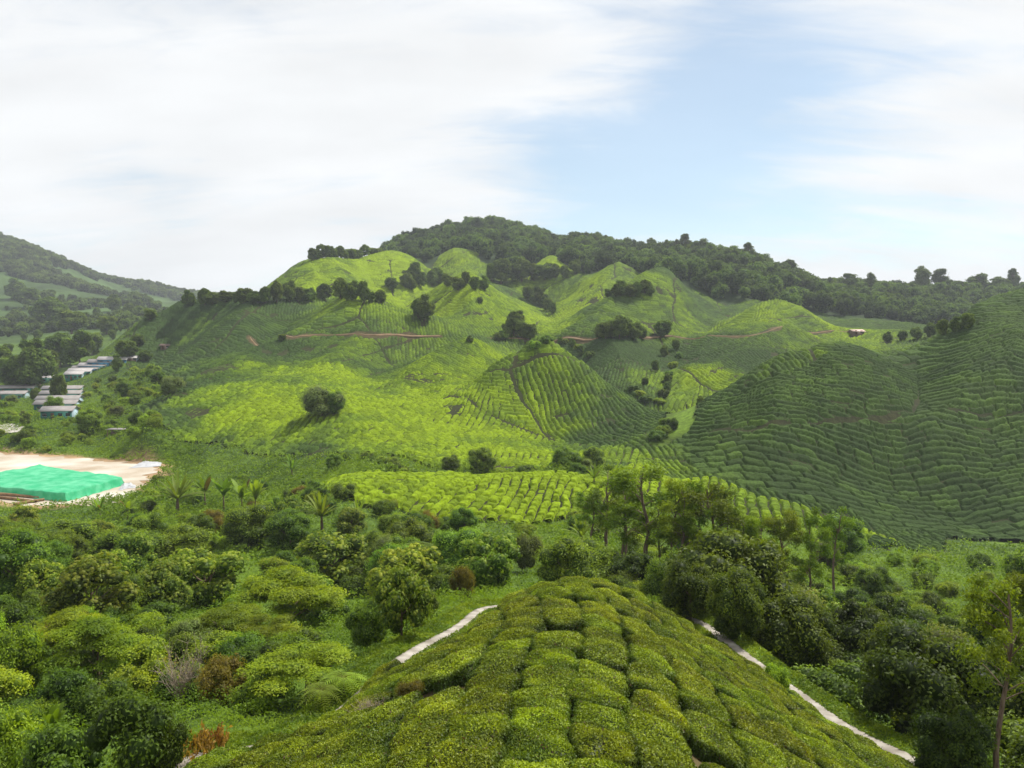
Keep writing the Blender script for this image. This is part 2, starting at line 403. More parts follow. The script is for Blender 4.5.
def ball(c, r, nu=10, nv=7):
    th = np.linspace(0, math.pi, nv)[1:-1]; ph = np.linspace(0, 2 * math.pi, nu, endpoint=False)
    v = [(0, 0, 1)] + [(math.sin(a) * math.cos(b), math.sin(a) * math.sin(b), math.cos(a)) for a in th for b in ph] + [(0, 0, -1)]
    v = np.array(v) * np.asarray(r) + np.asarray(c)
    f = []
    for k in range(nu): f.append((0, 1 + k, 1 + (k + 1) % nu))
    for i in range(nv - 3):
        for k in range(nu):
            a = 1 + i * nu + k; b = 1 + i * nu + (k + 1) % nu
            f.append((a, a + nu, b + nu)); f.append((a, b + nu, b))
    e = 1 + (nv - 3) * nu; last = len(v) - 1
    for k in range(nu): f.append((e + k, last, e + (k + 1) % nu))
    return v, np.array(f)

# ------------------------------------------------------------------ materials
def new_mat(name):
    m = bpy.data.materials.new(name); m.use_nodes = True
    nt = m.node_tree; nt.nodes.clear()
    return m, nt
def N(nt, t, **kw):
    n = nt.nodes.new(t)
    for k, v in kw.items(): setattr(n, k, v)
    return n

def leaf_mat(name, tint=(1, 1, 1), rough=0.5, spec=0.25, trans=0.3, rnd=0.25, hue=0.02, bump=0.0, nscale=1.3, namt=0.35):
    """foliage: colour from the mesh attribute, varied per object and by a world noise; a share of light passes through"""
    m, nt = new_mat(name); L = nt.links.new
    out = N(nt, 'ShaderNodeOutputMaterial')
    at = N(nt, 'ShaderNodeAttribute', attribute_name='Col')
    oi = N(nt, 'ShaderNodeObjectInfo')
    geo = N(nt, 'ShaderNodeNewGeometry')
    noi = N(nt, 'ShaderNodeTexNoise'); noi.inputs['Scale'].default_value = nscale; noi.inputs['Detail'].default_value = 4
    L(geo.outputs['Position'], noi.inputs['Vector'])
    hsv = N(nt, 'ShaderNodeHueSaturation')
    mr = N(nt, 'ShaderNodeMapRange'); mr.inputs['To Min'].default_value = 1 - rnd; mr.inputs['To Max'].default_value = 1 + rnd
    L(oi.outputs['Random'], mr.inputs['Value'])
    mr2 = N(nt, 'ShaderNodeMapRange'); mr2.inputs['From Min'].default_value = 0.3; mr2.inputs['From Max'].default_value = 0.7
    mr2.inputs['To Min'].default_value = 1 - namt; mr2.inputs['To Max'].default_value = 1 + namt
    L(noi.outputs['Fac'], mr2.inputs['Value'])
    mu = N(nt, 'ShaderNodeMath', operation='MULTIPLY'); L(mr.outputs[0], mu.inputs[0]); L(mr2.outputs[0], mu.inputs[1])
    mr3 = N(nt, 'ShaderNodeMapRange'); mr3.inputs['To Min'].default_value = 0.5 - hue; mr3.inputs['To Max'].default_value = 0.5 + hue
    mm = N(nt, 'ShaderNodeMath', operation='MULTIPLY'); mm.inputs[1].default_value = 7.31; L(oi.outputs['Random'], mm.inputs[0])
    fr = N(nt, 'ShaderNodeMath', operation='FRACT'); L(mm.outputs[0], fr.inputs[0]); L(fr.outputs[0], mr3.inputs['Value'])
    tn = N(nt, 'ShaderNodeMix', data_type='RGBA', blend_type='MULTIPLY'); tn.inputs['Factor'].default_value = 1
    tn.inputs['B'].default_value = (*tint, 1); L(at.outputs['Color'], tn.inputs['A'])
    L(tn.outputs['Result'], hsv.inputs['Color']); L(mu.outputs[0], hsv.inputs['Value']); L(mr3.outputs[0], hsv.inputs['Hue'])
    p = N(nt, 'ShaderNodeBsdfPrincipled'); p.inputs['Roughness'].default_value = rough; p.inputs['Specular IOR Level'].default_value = spec
    L(hsv.outputs[0], p.inputs['Base Color'])
    if bump:
        n2 = N(nt, 'ShaderNodeTexNoise'); n2.inputs['Scale'].default_value = 5.0; n2.inputs['Detail'].default_value = 3
        L(geo.outputs['Position'], n2.inputs['Vector'])
        bp = N(nt, 'ShaderNodeBump'); bp.inputs['Strength'].default_value = bump; bp.inputs['Distance'].default_value = 0.25
        L(n2.outputs['Fac'], bp.inputs['Height']); L(bp.outputs[0], p.inputs['Normal'])
    if trans > 0:
        tr = N(nt, 'ShaderNodeBsdfTranslucent')
        tc = N(nt, 'ShaderNodeMix', data_type='RGBA', blend_type='MULTIPLY'); tc.inputs['Factor'].default_value = 1
        tc.inputs['B'].default_value = (1.5, 1.45, 0.5, 1); L(hsv.outputs[0], tc.inputs['A']); L(tc.outputs['Result'], tr.inputs['Color'])
        mx = N(nt, 'ShaderNodeMixShader'); mx.inputs[0].default_value = trans
        L(p.outputs[0], mx.inputs[1]); L(tr.outputs[0], mx.inputs[2]); L(mx.outputs[0], out.inputs['Surface'])
    else:
        L(p.outputs[0], out.inputs['Surface'])
    return m

def plain_mat(name, c1, c2=None, scale=3.0, rough=0.8, spec=0.2, detail=5, bump=0.0, stretch=None):
    m, nt = new_mat(name); L = nt.links.new
    out = N(nt, 'ShaderNodeOutputMaterial'); p = N(nt, 'ShaderNodeBsdfPrincipled')
    p.inputs['Roughness'].default_value = rough; p.inputs['Specular IOR Level'].default_value = spec
    tc = N(nt, 'ShaderNodeTexCoord'); noi = N(nt, 'ShaderNodeTexNoise'); noi.inputs['Scale'].default_value = scale; noi.inputs['Detail'].default_value = detail
    if stretch:
        mp = N(nt, 'ShaderNodeMapping'); mp.inputs['Scale'].default_value = stretch
        L(tc.outputs['Object'], mp.inputs['Vector']); L(mp.outputs[0], noi.inputs['Vector'])
    else: L(tc.outputs['Object'], noi.inputs['Vector'])
    cr = N(nt, 'ShaderNodeValToRGB'); cr.color_ramp.elements[0].position = 0.35; cr.color_ramp.elements[1].position = 0.68
    cr.color_ramp.elements[0].color = (*c1, 1); cr.color_ramp.elements[1].color = (*(c2 or c1), 1)
    L(noi.outputs['Fac'], cr.inputs[0]); L(cr.outputs[0], p.inputs['Base Color'])
    if bump:
        bp = N(nt, 'ShaderNodeBump'); bp.inputs['Strength'].default_value = bump; bp.inputs['Distance'].default_value = 0.1
        L(noi.outputs['Fac'], bp.inputs['Height']); L(bp.outputs[0], p.inputs['Normal'])
    L(p.outputs[0], out.inputs['Surface'])
    return m

def land_mat():
    m, nt = new_mat('land'); L = nt.links.new
    out = N(nt, 'ShaderNodeOutputMaterial'); p = N(nt, 'ShaderNodeBsdfPrincipled'); p.inputs['Roughness'].default_value = 0.9; p.inputs['Specular IOR Level'].default_value = 0.1
    at = N(nt, 'ShaderNodeAttribute', attribute_name='Col'); geo = N(nt, 'ShaderNodeNewGeometry')
    n1 = N(nt, 'ShaderNodeTexNoise'); n1.inputs['Scale'].default_value = 0.7; n1.inputs['Detail'].default_value = 8; n1.inputs['Roughness'].default_value = 0.65
    L(geo.outputs['Position'], n1.inputs['Vector'])
    mr = N(nt, 'ShaderNodeMapRange'); mr.inputs['From Min'].default_value = 0.3; mr.inputs['From Max'].default_value = 0.7; mr.inputs['To Min'].default_value = 0.55; mr.inputs['To Max'].default_value = 1.45
    L(n1.outputs['Fac'], mr.inputs['Value'])
    hs = N(nt, 'ShaderNodeHueSaturation'); L(at.outputs['Color'], hs.inputs['Color']); L(mr.outputs[0], hs.inputs['Value'])
    L(hs.outputs[0], p.inputs['Base Color'])
    bp = N(nt, 'ShaderNodeBump'); bp.inputs['Strength'].default_value = 0.5; bp.inputs['Distance'].default_value = 0.4
    L(n1.outputs['Fac'], bp.inputs['Height']); L(bp.outputs[0], p.inputs['Normal'])
    L(p.outputs[0], out.inputs['Surface'])
    return m

M_LAND = land_mat()
M_TEA = leaf_mat('tea_leaves', rough=0.8, spec=0.06, trans=0.0, rnd=0.0, hue=0.0, bump=0.55, nscale=2.2, namt=0.3)
M_TEAL = leaf_mat('tea_leaf_near', rough=0.5, spec=0.2, trans=0.3, rnd=0.18, hue=0.012, nscale=1.1, namt=0.28)
M_LEAF = leaf_mat('leaf', tint=(2.4, 2.0, 0.92), rough=0.55, spec=0.2, trans=0.4, rnd=0.28, hue=0.018, nscale=0.9, namt=0.25)
M_FAR = leaf_mat('far_leaf', tint=(1.9, 1.8, 1.15), rough=0.7, spec=0.1, trans=0.3, rnd=0.2, hue=0.012, nscale=0.2, namt=0.3)
M_BARK = plain_mat('bark', (0.09, 0.06, 0.04), (0.19, 0.14, 0.10), 3.0, stretch=(3, 3, 0.6), bump=0.4)
M_PALEBARK = plain_mat('pale_bark', (0.22, 0.17, 0.12), (0.36, 0.30, 0.24), 3.0, stretch=(3, 3, 0.6), bump=0.3)
M_CONC = plain_mat('concrete', (0.20, 0.175, 0.14), (0.40, 0.37, 0.32), 1.6, rough=0.9, detail=8)
M_SAND = plain_mat('sand', (0.32, 0.255, 0.18), (0.55, 0.505, 0.44), 0.10, rough=0.95, detail=8)
M_SOIL = plain_mat('bare_soil', (0.16, 0.085, 0.045), (0.30, 0.19, 0.11), 0.6, rough=0.95, detail=8)

# ------------------------------------------------------------------ the land
def grad(f, x, y, e=1.0):
    return (f(x + e, y) - f(x - e, y)) / (2 * e), (f(x, y + e) - f(x, y - e)) / (2 * e)

SOIL = np.array([0.15, 0.085, 0.045]); GRASS = np.array([0.095, 0.155, 0.018]); DARKG = np.array([0.035, 0.065, 0.018])
def land_colour(x, y):
    c = land_class(x, y)
    n = fbm(x / 9, y / 9, 51, 3); n2 = fbm(x / 40, y / 40, 52, 3)
    g = DARKG + (GRASS - DARKG) * np.clip(0.55 + n + 0.6 * n2, 0, 1)[..., None]
    far = np.clip((y - 560) / 150, 0, 1)[..., None] * (c == 0)[..., None]
    mtn = np.array([0.048, 0.084, 0.022]) * (1 + 0.6 * n2[..., None] + 0.5 * fbm(x / 45, y / 60, 53, 4)[..., None])
    g = g * (1 - far) + mtn * far
    soil = SOIL * (1 + 0.5 * n[..., None])
    k = (c == 1)[..., None]
    g = np.where(k, soil * 0.12 + DARKG * 0.35, g)  # dark litter under the tea, shade of the row gaps painted in
    g = np.where((c == 2)[..., None], np.array([0.03, 0.05, 0.018]), g)
    g = np.where((c == 3)[..., None], np.array([0.080, 0.130, 0.014]) * (1 + 0.8 * n[..., None]), g)
    for r in ROADS:
        d, _ = seg_dist(x, y, r)
        w = 0.4 * np.clip(1 - (d + 4.0 * n - 0.6) / 1.0, 0, 1)[..., None]
        g = g * (1 - w) + np.array([0.19, 0.125, 0.065]) * (1 + 0.4 * n[..., None]) * w
    # grass verge along the concrete path, trodden soil under the tea of the mound
    mound = (y < 46) & (y > -20)
    d, _ = seg_dist(np.where(mound, x, 999), np.where(mound, y, 999), PATH[::3])
    w = np.clip(1 - (d - 1.6) / 1.2, 0, 1)[..., None]
    g = g * (1 - w) + np.array([0.10, 0.165, 0.022]) * (1 + 0.35 * n[..., None]) * w
    ins = in_poly(x, y, np.vstack([PATH[:, :2], [(40, -20), (-40, -20)]])) & (d > 1.3)
    g = np.where(ins[..., None], np.array([0.07, 0.055, 0.025]) * (1 + 0.4 * n[..., None]), g)
    # bare earth round the sandy yard
    yd = (y > 125) & (y < 250) & (x < -30)
    d, _ = seg_dist(np.where(yd, x, 9999), y, np.vstack([YARD, YARD[:1]]))
    d = np.where(in_poly(x, y, YARD), 0, d)
    w = np.clip(1 - (d + 3 * n - 1.0) / 2.5, 0, 1)[..., None]
    g = g * (1 - w) + np.array([0.30, 0.20, 0.11]) * (1 + 0.5 * n[..., None]) * w
    return np.clip(g, 0.005, 0.8)

def grid_faces(n, m):
    idx = np.arange(n * m).reshape(n, m)
    return np.stack([idx[:-1, :-1], idx[:-1, 1:], idx[1:, 1:], idx[1:, :-1]], -1).reshape(-1, 4)

def fan_grid(u0, u1, nu, y0, y1, nv):
    uu = np.linspace(u0, u1, nu); D = np.exp(np.linspace(math.log(y0 + FAN), math.log(y1 + FAN), nv))[:, None]
    return uu[None, :] * D, (D - FAN) + 0 * uu[None, :]

gx, gy = fan_grid(-1.2, 1.2, 680, -13.5, 2500, 860)
gz = ground(gx, gy)
gme = np_mesh('ground', np.stack([gx, gy, gz], -1).reshape(-1, 3), grid_faces(*gx.shape), land_colour(gx, gy).reshape(-1, 3), [M_LAND], smooth=True)
link('ground', gme, kind='structure')

# ------------------------------------------------------------------ tea on the slopes beyond the scrub
def rowfield(x, y):
    """row and block coordinates of the planting, field by field"""
    wx = x + 0.9 * vnoise(x / 11, y / 11, 61) + 0.22 * vnoise(x / 2.3, y / 2.3, 62)
    wy = y + 0.9 * vnoise(x / 11, y / 11, 63) + 0.22 * vnoise(x / 2.3, y / 2.3, 64)
    # fields: jittered cells, each with its own row direction
    cs = 62.0
    ci = np.floor(wx / cs); cj = np.floor(wy / cs)
    b1 = np.full(x.shape, 1e9); b2 = np.full(x.shape, 1e9); fid = np.zeros(x.shape)
    for di in (-1, 0, 1):
        for dj in (-1, 0, 1):
            i = ci + di; j = cj + dj
            px = (i + 0.2 + 0.6 * hsh(i, j, 71)) * cs; py = (j + 0.2 + 0.6 * hsh(i, j, 72)) * cs
            d = np.hypot(wx - px, wy - py); h = hsh(i, j, 73)
            m = d < b1
            b2 = np.where(m, b1, np.minimum(b2, d)); fid = np.where(m, h, fid); b1 = np.where(m, d, b1)
    th = (fid - 0.5) * 2.4
    return wx, wy, th, b2 - b1, fid

def tea_heights(x, y):
    gxs, gys = grad(base_h, x, y, 3.0)
    slope = np.hypot(gxs, gys)
    wx, wy, th, edge, fid = rowfield(x, y)
    hill = in_poly(x, y, HILLR)
    low = in_poly(x, y, PATCH) | in_poly(x, y, CENTRE) | in_poly(x, y, RIDGE)
    th = np.where(low, 0.22, th)
    c, s = np.cos(th), np.sin(th)
    pw = np.where(low, 1.55, 1.35); r_plan = (wx * c - wy * s) / pw; t_plan = wx * s + wy * c
    zc = base_h(x + 0.35 * (wx - x), y + 0.35 * (wy - y)) + 0.16 * vnoise(x / 4.1, y / 4.1, 66) + 0.5 * vnoise(x / 19, y / 19, 67)
    steep = hill | ((slope > 0.30) & (fid > 0.45) & ~low)
    r_con = zc / 0.78
    ang = np.arctan2(gxs, -gys)
    t_con = wx * 1.0 + 0.3 * wy
    r = np.where(steep, r_con, r_plan); t = np.where(steep, t_con, t_plan)
    ri = np.floor(r); fr = r - ri
    wrow = np.where(steep, np.clip(0.78 / np.maximum(slope, 0.12), 1.0, 3.2), 1.55)
    Lb = np.where(steep, 4.2, 2.3) * (0.75 + 0.6 * hsh(ri, 3, 81))
    tt = t / Lb + hsh(ri, 7, 82) * 5
    ti = np.floor(tt); ft = tt - ti
    seed = hsh(ri, ti, 83)
    dr = (0.5 - np.abs(fr - 0.5)) * wrow
    left = hsh(ri, ti, 84) < np.where(low, 0.93, 0.8); right = hsh(ri, ti + 1, 84) < np.where(low, 0.93, 0.8)
    dl = np.where(left, ft * Lb, 9.0); dg = np.where(right, (1 - ft) * Lb, 9.0)
    dt = np.minimum(dl, dg)
    d = np.minimum(dr, dt * 1.15)
    d = d + 0.10 * vnoise(x / 0.55, y / 0.55, 89)
    R = 0.32
    k = np.clip((d - 0.13) / R, 0, 1)
    h = (1 - (1 - k) ** 2.2) * (0.62 + 0.22 * seed + 0.14 * vnoise(x / 0.9, y / 0.9, 85) + 0.10 * vnoise(x / 2.6, y / 2.6, 86))
    h = np.where(hsh(ri, ti, 86) < 0.018, h * 0.25, h)
    bare = fbm(x / 14, y / 14, 87, 3) + 0.25 * vnoise(x / 3, y / 3, 88)
    h = np.where((bare > 0.53) & ~hill, h * 0.15, h)
    h = h * np.where(hill, 1.15, 1.0)
    h = h * np.clip((edge - 0.5) / 1.2, 0, 1) ** np.where(low | hill, 0.0, 1.0)
    for r_ in ROADS:
        dd, _ = seg_dist(x, y, r_); h = h * np.clip((dd + 1.2 * vnoise(x / 7, y / 7, 19) - 1.2) / 0.8, 0, 1)
    for r_ in FOOTWAYS:
        dd, _ = seg_dist(x, y, r_); h = h * np.clip((dd + 0.5 * vnoise(x / 4, y / 4, 9) - 0.25) / 0.5, 0, 1)
    return h, seed, fid, slope, hill, low

SUNLIT_FLUSH = np.array([0.150, 0.218, 0.005]); LIGHT = np.array([0.094, 0.150, 0.008]); SHADED_MATURE = np.array([0.047, 0.082, 0.014]); DEEP = np.array([0.031, 0.056, 0.013])  # tea tones by leaf age, with sunlit and shaded slopes painted in too
BRIGHT_SPOTS = [(405,312,44),(440,310,50),(475,312,44),(560,318,34),(655,300,30),(400,300,60),(430,300,60),(470,310,55),(455,262,40),(550,266,30),(618,280,35),(655,286,30),(640,295,30),(350,275,60),(390,265,50),(770,318,45),(800,322,40),(590,300,60),(570,310,50),(470,362,28),(515,358,22),(500,380,20),(700,395,24),(500,300,50)]  # slopes whose tea colour is lightened as if in sun
DULL = [(hit(a, b), r) for a, b, r in [(230,320,40),(345,318,45),(300,347,34),(250,350,34),(400,328,36),(360,350,28),(700,310,45),(745,345,40),(605,357,30),(640,370,26),(520,345,20),(200,330,40),(310,325,36)]]  # slopes whose tea colour is darkened, shade painted in
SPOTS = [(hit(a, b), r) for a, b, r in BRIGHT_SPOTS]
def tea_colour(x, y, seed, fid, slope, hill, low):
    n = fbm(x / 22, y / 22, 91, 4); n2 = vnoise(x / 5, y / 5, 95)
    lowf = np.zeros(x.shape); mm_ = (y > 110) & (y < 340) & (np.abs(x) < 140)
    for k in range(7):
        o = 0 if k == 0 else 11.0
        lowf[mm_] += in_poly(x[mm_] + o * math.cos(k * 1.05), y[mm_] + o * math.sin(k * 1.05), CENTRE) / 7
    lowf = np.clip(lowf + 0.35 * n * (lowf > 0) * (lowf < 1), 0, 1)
    bright = np.where(lowf > 0, (0.20 + 0.35 * (fid - 0.5)) * (1 - lowf) + lowf * 0.88, np.where(low, 0.92, np.where(hill, 0.12, 0.17 + 0.34 * (fid - 0.5))))  # valley tea painted as sunlit, right hill as shaded, besides leaf age
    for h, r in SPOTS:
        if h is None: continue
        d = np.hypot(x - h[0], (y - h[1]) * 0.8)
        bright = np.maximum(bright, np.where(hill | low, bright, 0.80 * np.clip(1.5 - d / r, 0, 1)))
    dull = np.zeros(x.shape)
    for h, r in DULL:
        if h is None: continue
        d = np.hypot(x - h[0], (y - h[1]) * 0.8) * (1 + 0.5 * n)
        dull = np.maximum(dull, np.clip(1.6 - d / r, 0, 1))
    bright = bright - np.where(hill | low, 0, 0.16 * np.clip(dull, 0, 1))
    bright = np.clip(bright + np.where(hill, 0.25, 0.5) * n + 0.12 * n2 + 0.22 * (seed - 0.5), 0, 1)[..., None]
    c = np.where(bright < 0.33, DEEP + (SHADED_MATURE - DEEP) * (bright / 0.33),
        np.where(bright < 0.66, SHADED_MATURE + (LIGHT - SHADED_MATURE) * ((bright - 0.33) / 0.33), LIGHT + (SUNLIT_FLUSH - LIGHT) * ((bright - 0.66) / 0.34)))
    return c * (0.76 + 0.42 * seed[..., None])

tx, ty = fan_grid(-0.72, 0.72, 1550, 88, 705, 1500)
cls = land_class(tx, ty)
h, seed, fid, slope, hill, low = tea_heights(tx, ty)
msk = cls == 1
tz = ground(tx, ty) - 0.10 + 0.95 * h
fc = grid_faces(*tx.shape)
keep = msk.ravel()[fc].all(1)
fc = fc[keep]
used = np.unique(fc); remap = np.zeros(tx.size, np.int64); remap[used] = np.arange(len(used))
tv = np.stack([tx, ty, tz], -1).reshape(-1, 3)[used]
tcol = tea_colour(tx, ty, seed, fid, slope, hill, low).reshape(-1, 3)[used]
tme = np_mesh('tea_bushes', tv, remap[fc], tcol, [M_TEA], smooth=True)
link('tea_bushes', tme, kind='stuff', label='tea bushes clipped into rows over the hillsides', category='tea bushes')
print('tea quads', len(fc))

# ------------------------------------------------------------------ plants
C = lambda *a: np.array(a, dtype=float)
def shell(n, r, up=0.25):
    """directions biased upward"""
    d = unit(r.normal(size=(n, 3)) + C(0, 0, up)); return d

def crown_bag(bag, blobs, r, per, size, asp, c0, c1, core=0.72, core_col=None, spread=0.5, shellw=(0.62, 1.22), upn=0.5, mat=0, up=0.35, cn=9):
    """leaf clumps: blobs = (centre, radii); per = leaves per square metre of blob; colour runs c0..c1 leaf by leaf and clump by clump"""
    for cpos, rad in blobs:
        cpos = np.asarray(cpos, float); rad = np.broadcast_to(np.asarray(rad, float), (3,))
        area = 4 * math.pi * (np.prod(rad) ** (2 / 3))
        n = max(12, int(area * per))
        d = shell(n, r, up)
        rr = r.uniform(shellw[0], shellw[1], n) * (1 + 0.16 * np.sin(d[:, 0] * 5 + r.uniform(0, 6)) * np.cos(d[:, 1] * 4 + d[:, 2] * 3))
        P = cpos + d * rad * rr[:, None]
        Nn = d * 0.7 + C(0, 0, upn) + r.normal(size=(n, 3)) * spread
        v, q = leaves(P, Nn, size * r.uniform(0.7, 1.3, n), size * asp * r.uniform(0.7, 1.3, n), r)
        tone = np.clip(r.uniform(0, 1) * 0.55 + r.uniform(0, 1, n) * 0.5, 0, 1)
        col = np.repeat((np.asarray(c0) + (np.asarray(c1) - np.asarray(c0)) * tone[:, None]), 4, 0)
        bag.add(v, q, col, mat)
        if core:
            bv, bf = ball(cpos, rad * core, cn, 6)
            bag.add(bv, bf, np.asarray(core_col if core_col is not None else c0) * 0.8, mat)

def blob_cloud(r, n, R, H0, H1, rb, flat=1.0, top=True):
    """clump centres filling a rounded crown between heights H0..H1 of radius R"""
    out = []
    for k in range(n):
        while True:
            p = r.uniform(-1, 1, 3)
            if (p ** 2).sum() < 1: break
        l = np.linalg.norm(p); p = p / max(l, 1e-6) * (l ** 0.45)
        zc = (H0 + H1) / 2 + p[2] * (H1 - H0) / 2 * 0.8
        s = rb * r.uniform(0.7, 1.3)
        out.append(((p[0] * R * 0.8, p[1] * R * 0.8, zc), (s, s, s * flat)))
    return out

def trunk_bag(bag, H, r0, r, lean=0.06, limbs=4, R=2.0, H1=None, col=(1, 1, 1), mat=0, sides=7):
    k = 7
    zs = np.linspace(-0.4, H, k)
    px = np.cumsum(r.normal(size=k) * lean * H / k); py = np.cumsum(r.normal(size=k) * lean * H / k)
    px -= px[0]; py -= py[0]
    pts = np.c_[px, py, zs]
    rad = r0 * (1 - 0.7 * np.linspace(0, 1, k)); rad[0] *= 1.35
    v, f = tube(pts, rad, sides); bag.add(v, f, col, mat)
    for j in range(limbs):
        t = r.uniform(0.45, 0.95); i = int(t * (k - 1)); a = r.uniform(0, 6.283)
        s = pts[i]; L_ = R * r.uniform(0.6, 0.95); hi = (H1 or H)
        e = s + C(math.cos(a) * L_, math.sin(a) * L_, (hi - s[2]) * r.uniform(0.35, 0.8))
        m = (s + e) / 2 + C(0, 0, -0.08 * L_)
        v, f = tube([s, m, e], [r0 * 0.4, r0 * 0.28, r0 * 0.1], 5); bag.add(v, f, col, mat)

def plant_meshes(kind, seed):
    """(trunk mesh or None, crown mesh): unit built at real size, about the height given in KIND_H"""
    r = np.random.default_rng(seed); t = Bag(); b = Bag(); bark = M_BARK; leaf = M_LEAF
    if kind == 'tufted_tree':           # broad low tree with rosettes of pale leaves
        trunk_bag(t, 3.4, 0.16, r, limbs=6, R=2.4, H1=5)
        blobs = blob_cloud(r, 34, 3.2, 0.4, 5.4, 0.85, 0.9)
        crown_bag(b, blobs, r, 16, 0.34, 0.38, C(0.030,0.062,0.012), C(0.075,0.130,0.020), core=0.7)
        for cpos, rad in blobs:         # rosettes
            n = 15
            d = shell(n, r, 0.9); P = np.asarray(cpos) + d * np.asarray(rad) * 1.12
            for p0, d0 in zip(P, d):
                m = 9; a = np.linspace(0, 6.283, m, endpoint=False) + r.uniform(0, 6)
                t1 = unit(np.cross(d0, C(0.3, 0.5, 0.1))); t2 = np.cross(d0, t1)
                rad_d = np.cos(a)[:, None] * t1 + np.sin(a)[:, None] * t2
                v, q = leaves(p0 + rad_d * 0.16, d0 * 0.8 + rad_d * -0.35 + r.normal(size=(m, 3)) * 0.12, 0.30, 0.13, r)
                # lay each leaf along its radius
                Ln, Wn = 0.17, 0.075
                tip = p0 + rad_d * Ln - d0 * 0.05; mid = p0 + rad_d * Ln * 0.5 + d0 * 0.06; sd_ = np.cross(d0, rad_d) * Wn * .5
                v = np.stack([np.repeat(p0[None], m, 0), mid + sd_, tip, mid - sd_], 1).reshape(-1, 3)
                tone = r.uniform(0.5, 1, m)
                b.add(v, q, np.repeat(C(0.055,0.095,0.015) + (C(0.105,0.150,0.030) - C(0.055,0.095,0.015)) * tone[:, None], 4, 0))
    elif kind == 'feathery_tree':       # layered flat sprays of fine light leaves
        trunk_bag(t, 3.2, 0.13, r, limbs=8, R=2.6, H1=4.6)
        blobs = []
        for k in range(26):
            a = r.uniform(0, 6.283); R_ = 2.9 * math.sqrt(r.uniform(0, 1)); z_ = 4.7 - 0.26 * R_ ** 1.5 - r.choice([0, 0, 0.8, 1.6]) + r.normal() * 0.15
            s = r.uniform(0.7, 1.2); blobs.append(((R_ * math.cos(a), R_ * math.sin(a), z_), (s, s, s * 0.30)))
        crown_bag(b, blobs, r, 85, 0.20, 0.40, C(0.050,0.096,0.010), C(0.120,0.178,0.015), core=0.6, upn=1.0, spread=0.45)
    elif kind == 'round_tree':          # dense mid green
        trunk_bag(t, 3.0, 0.15, r, limbs=5, R=2.0, H1=5)
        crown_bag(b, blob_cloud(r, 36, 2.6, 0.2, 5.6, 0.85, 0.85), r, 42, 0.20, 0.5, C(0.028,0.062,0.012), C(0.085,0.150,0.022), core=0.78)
    elif kind == 'shaded_tree':           # dense crown down to the ground, leaf colours darkened as painted shade
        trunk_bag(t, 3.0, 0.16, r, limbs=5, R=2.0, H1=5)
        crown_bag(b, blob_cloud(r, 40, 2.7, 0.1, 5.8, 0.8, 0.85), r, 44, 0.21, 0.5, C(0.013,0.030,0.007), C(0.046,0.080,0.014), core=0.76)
    elif kind == 'bushy_shrub':         # low, light
        trunk_bag(t, 0.9, 0.05, r, limbs=5, R=0.9, H1=1.6)
        crown_bag(b, blob_cloud(r, 20, 1.35, 0.1, 1.9, 0.5, 0.8), r, 95, 0.14, 0.5, C(0.045,0.092,0.012), C(0.120,0.190,0.022), core=0.75)
    elif kind == 'dark_shrub':
        trunk_bag(t, 1.0, 0.05, r, limbs=5, R=0.9, H1=1.8)
        crown_bag(b, blob_cloud(r, 20, 1.4, 0.1, 2.3, 0.55, 0.9), r, 75, 0.16, 0.5, C(0.020,0.045,0.010), C(0.060,0.110,0.020), core=0.78)
    elif kind == 'silver_shrub':        # grey-green
        trunk_bag(t, 1.6, 0.07, r, limbs=5, R=1.2, H1=2.8)
        crown_bag(b, blob_cloud(r, 22, 1.5, 0.4, 3.1, 0.6, 0.85), r, 80, 0.15, 0.42, C(0.040,0.070,0.032), C(0.088,0.125,0.068), core=0.75, core_col=C(0.04,0.06,0.03))
    elif kind == 'russet_shrub':
        trunk_bag(t, 1.5, 0.06, r, limbs=8, R=1.3, H1=2.6)
        crown_bag(b, blob_cloud(r, 24, 1.7, 0.4, 2.8, 0.55, 0.8), r, 60, 0.15, 0.45, C(0.038,0.046,0.014), C(0.075,0.070,0.020), core=0.6, core_col=C(0.05,0.05,0.02))
    elif kind == 'bare_shrub':          # grey leafless twigs
        bark = M_PALEBARK
        trunk_bag(t, 1.2, 0.05, r, limbs=0)
        for k in range(46):
            a = r.uniform(0, 6.283); s = C(0, 0, r.uniform(0.1, 1.0)); L_ = r.uniform(1.4, 2.6); sp_ = r.uniform(0.25, 0.75)
            e = s + C(math.cos(a) * L_ * sp_, math.sin(a) * L_ * sp_, L_ * 0.85); m = (s + e) / 2 + r.normal(size=3) * 0.12
            v, f = tube([s, m, e], [0.022, 0.016, 0.007], 4); b.add(v, f, (1, 1, 1), 1)
            for j in range(7):
                s2 = m + (e - m) * r.uniform(0, 1); e2 = s2 + C(*(r.normal(size=2) * 0.28), abs(r.normal()) * 0.4)
                v, f = tube([s2, e2], [0.010, 0.005], 3); b.add(v, f, (1, 1, 1), 1)
        crown_bag(b, blob_cloud(r, 10, 1.2, 1.0, 2.8, 0.4), r, 10, 0.11, 0.45, C(0.10,0.09,0.05), C(0.17,0.15,0.09), core=0)
    elif kind == 'slim_tree':           # tall bare trunk under an airy crown
        bark = M_BARK
        k = 9; zs = np.linspace(-0.4, 9.6, k); pts = np.c_[np.cumsum(r.normal(size=k) * 0.10), np.cumsum(r.normal(size=k) * 0.10), zs]; pts[:, :2] -= pts[0, :2]
        v, f = tube(pts, 0.17 * (1 - 0.75 * np.linspace(0, 1, k)), 7); t.add(v, f)
        blobs = []
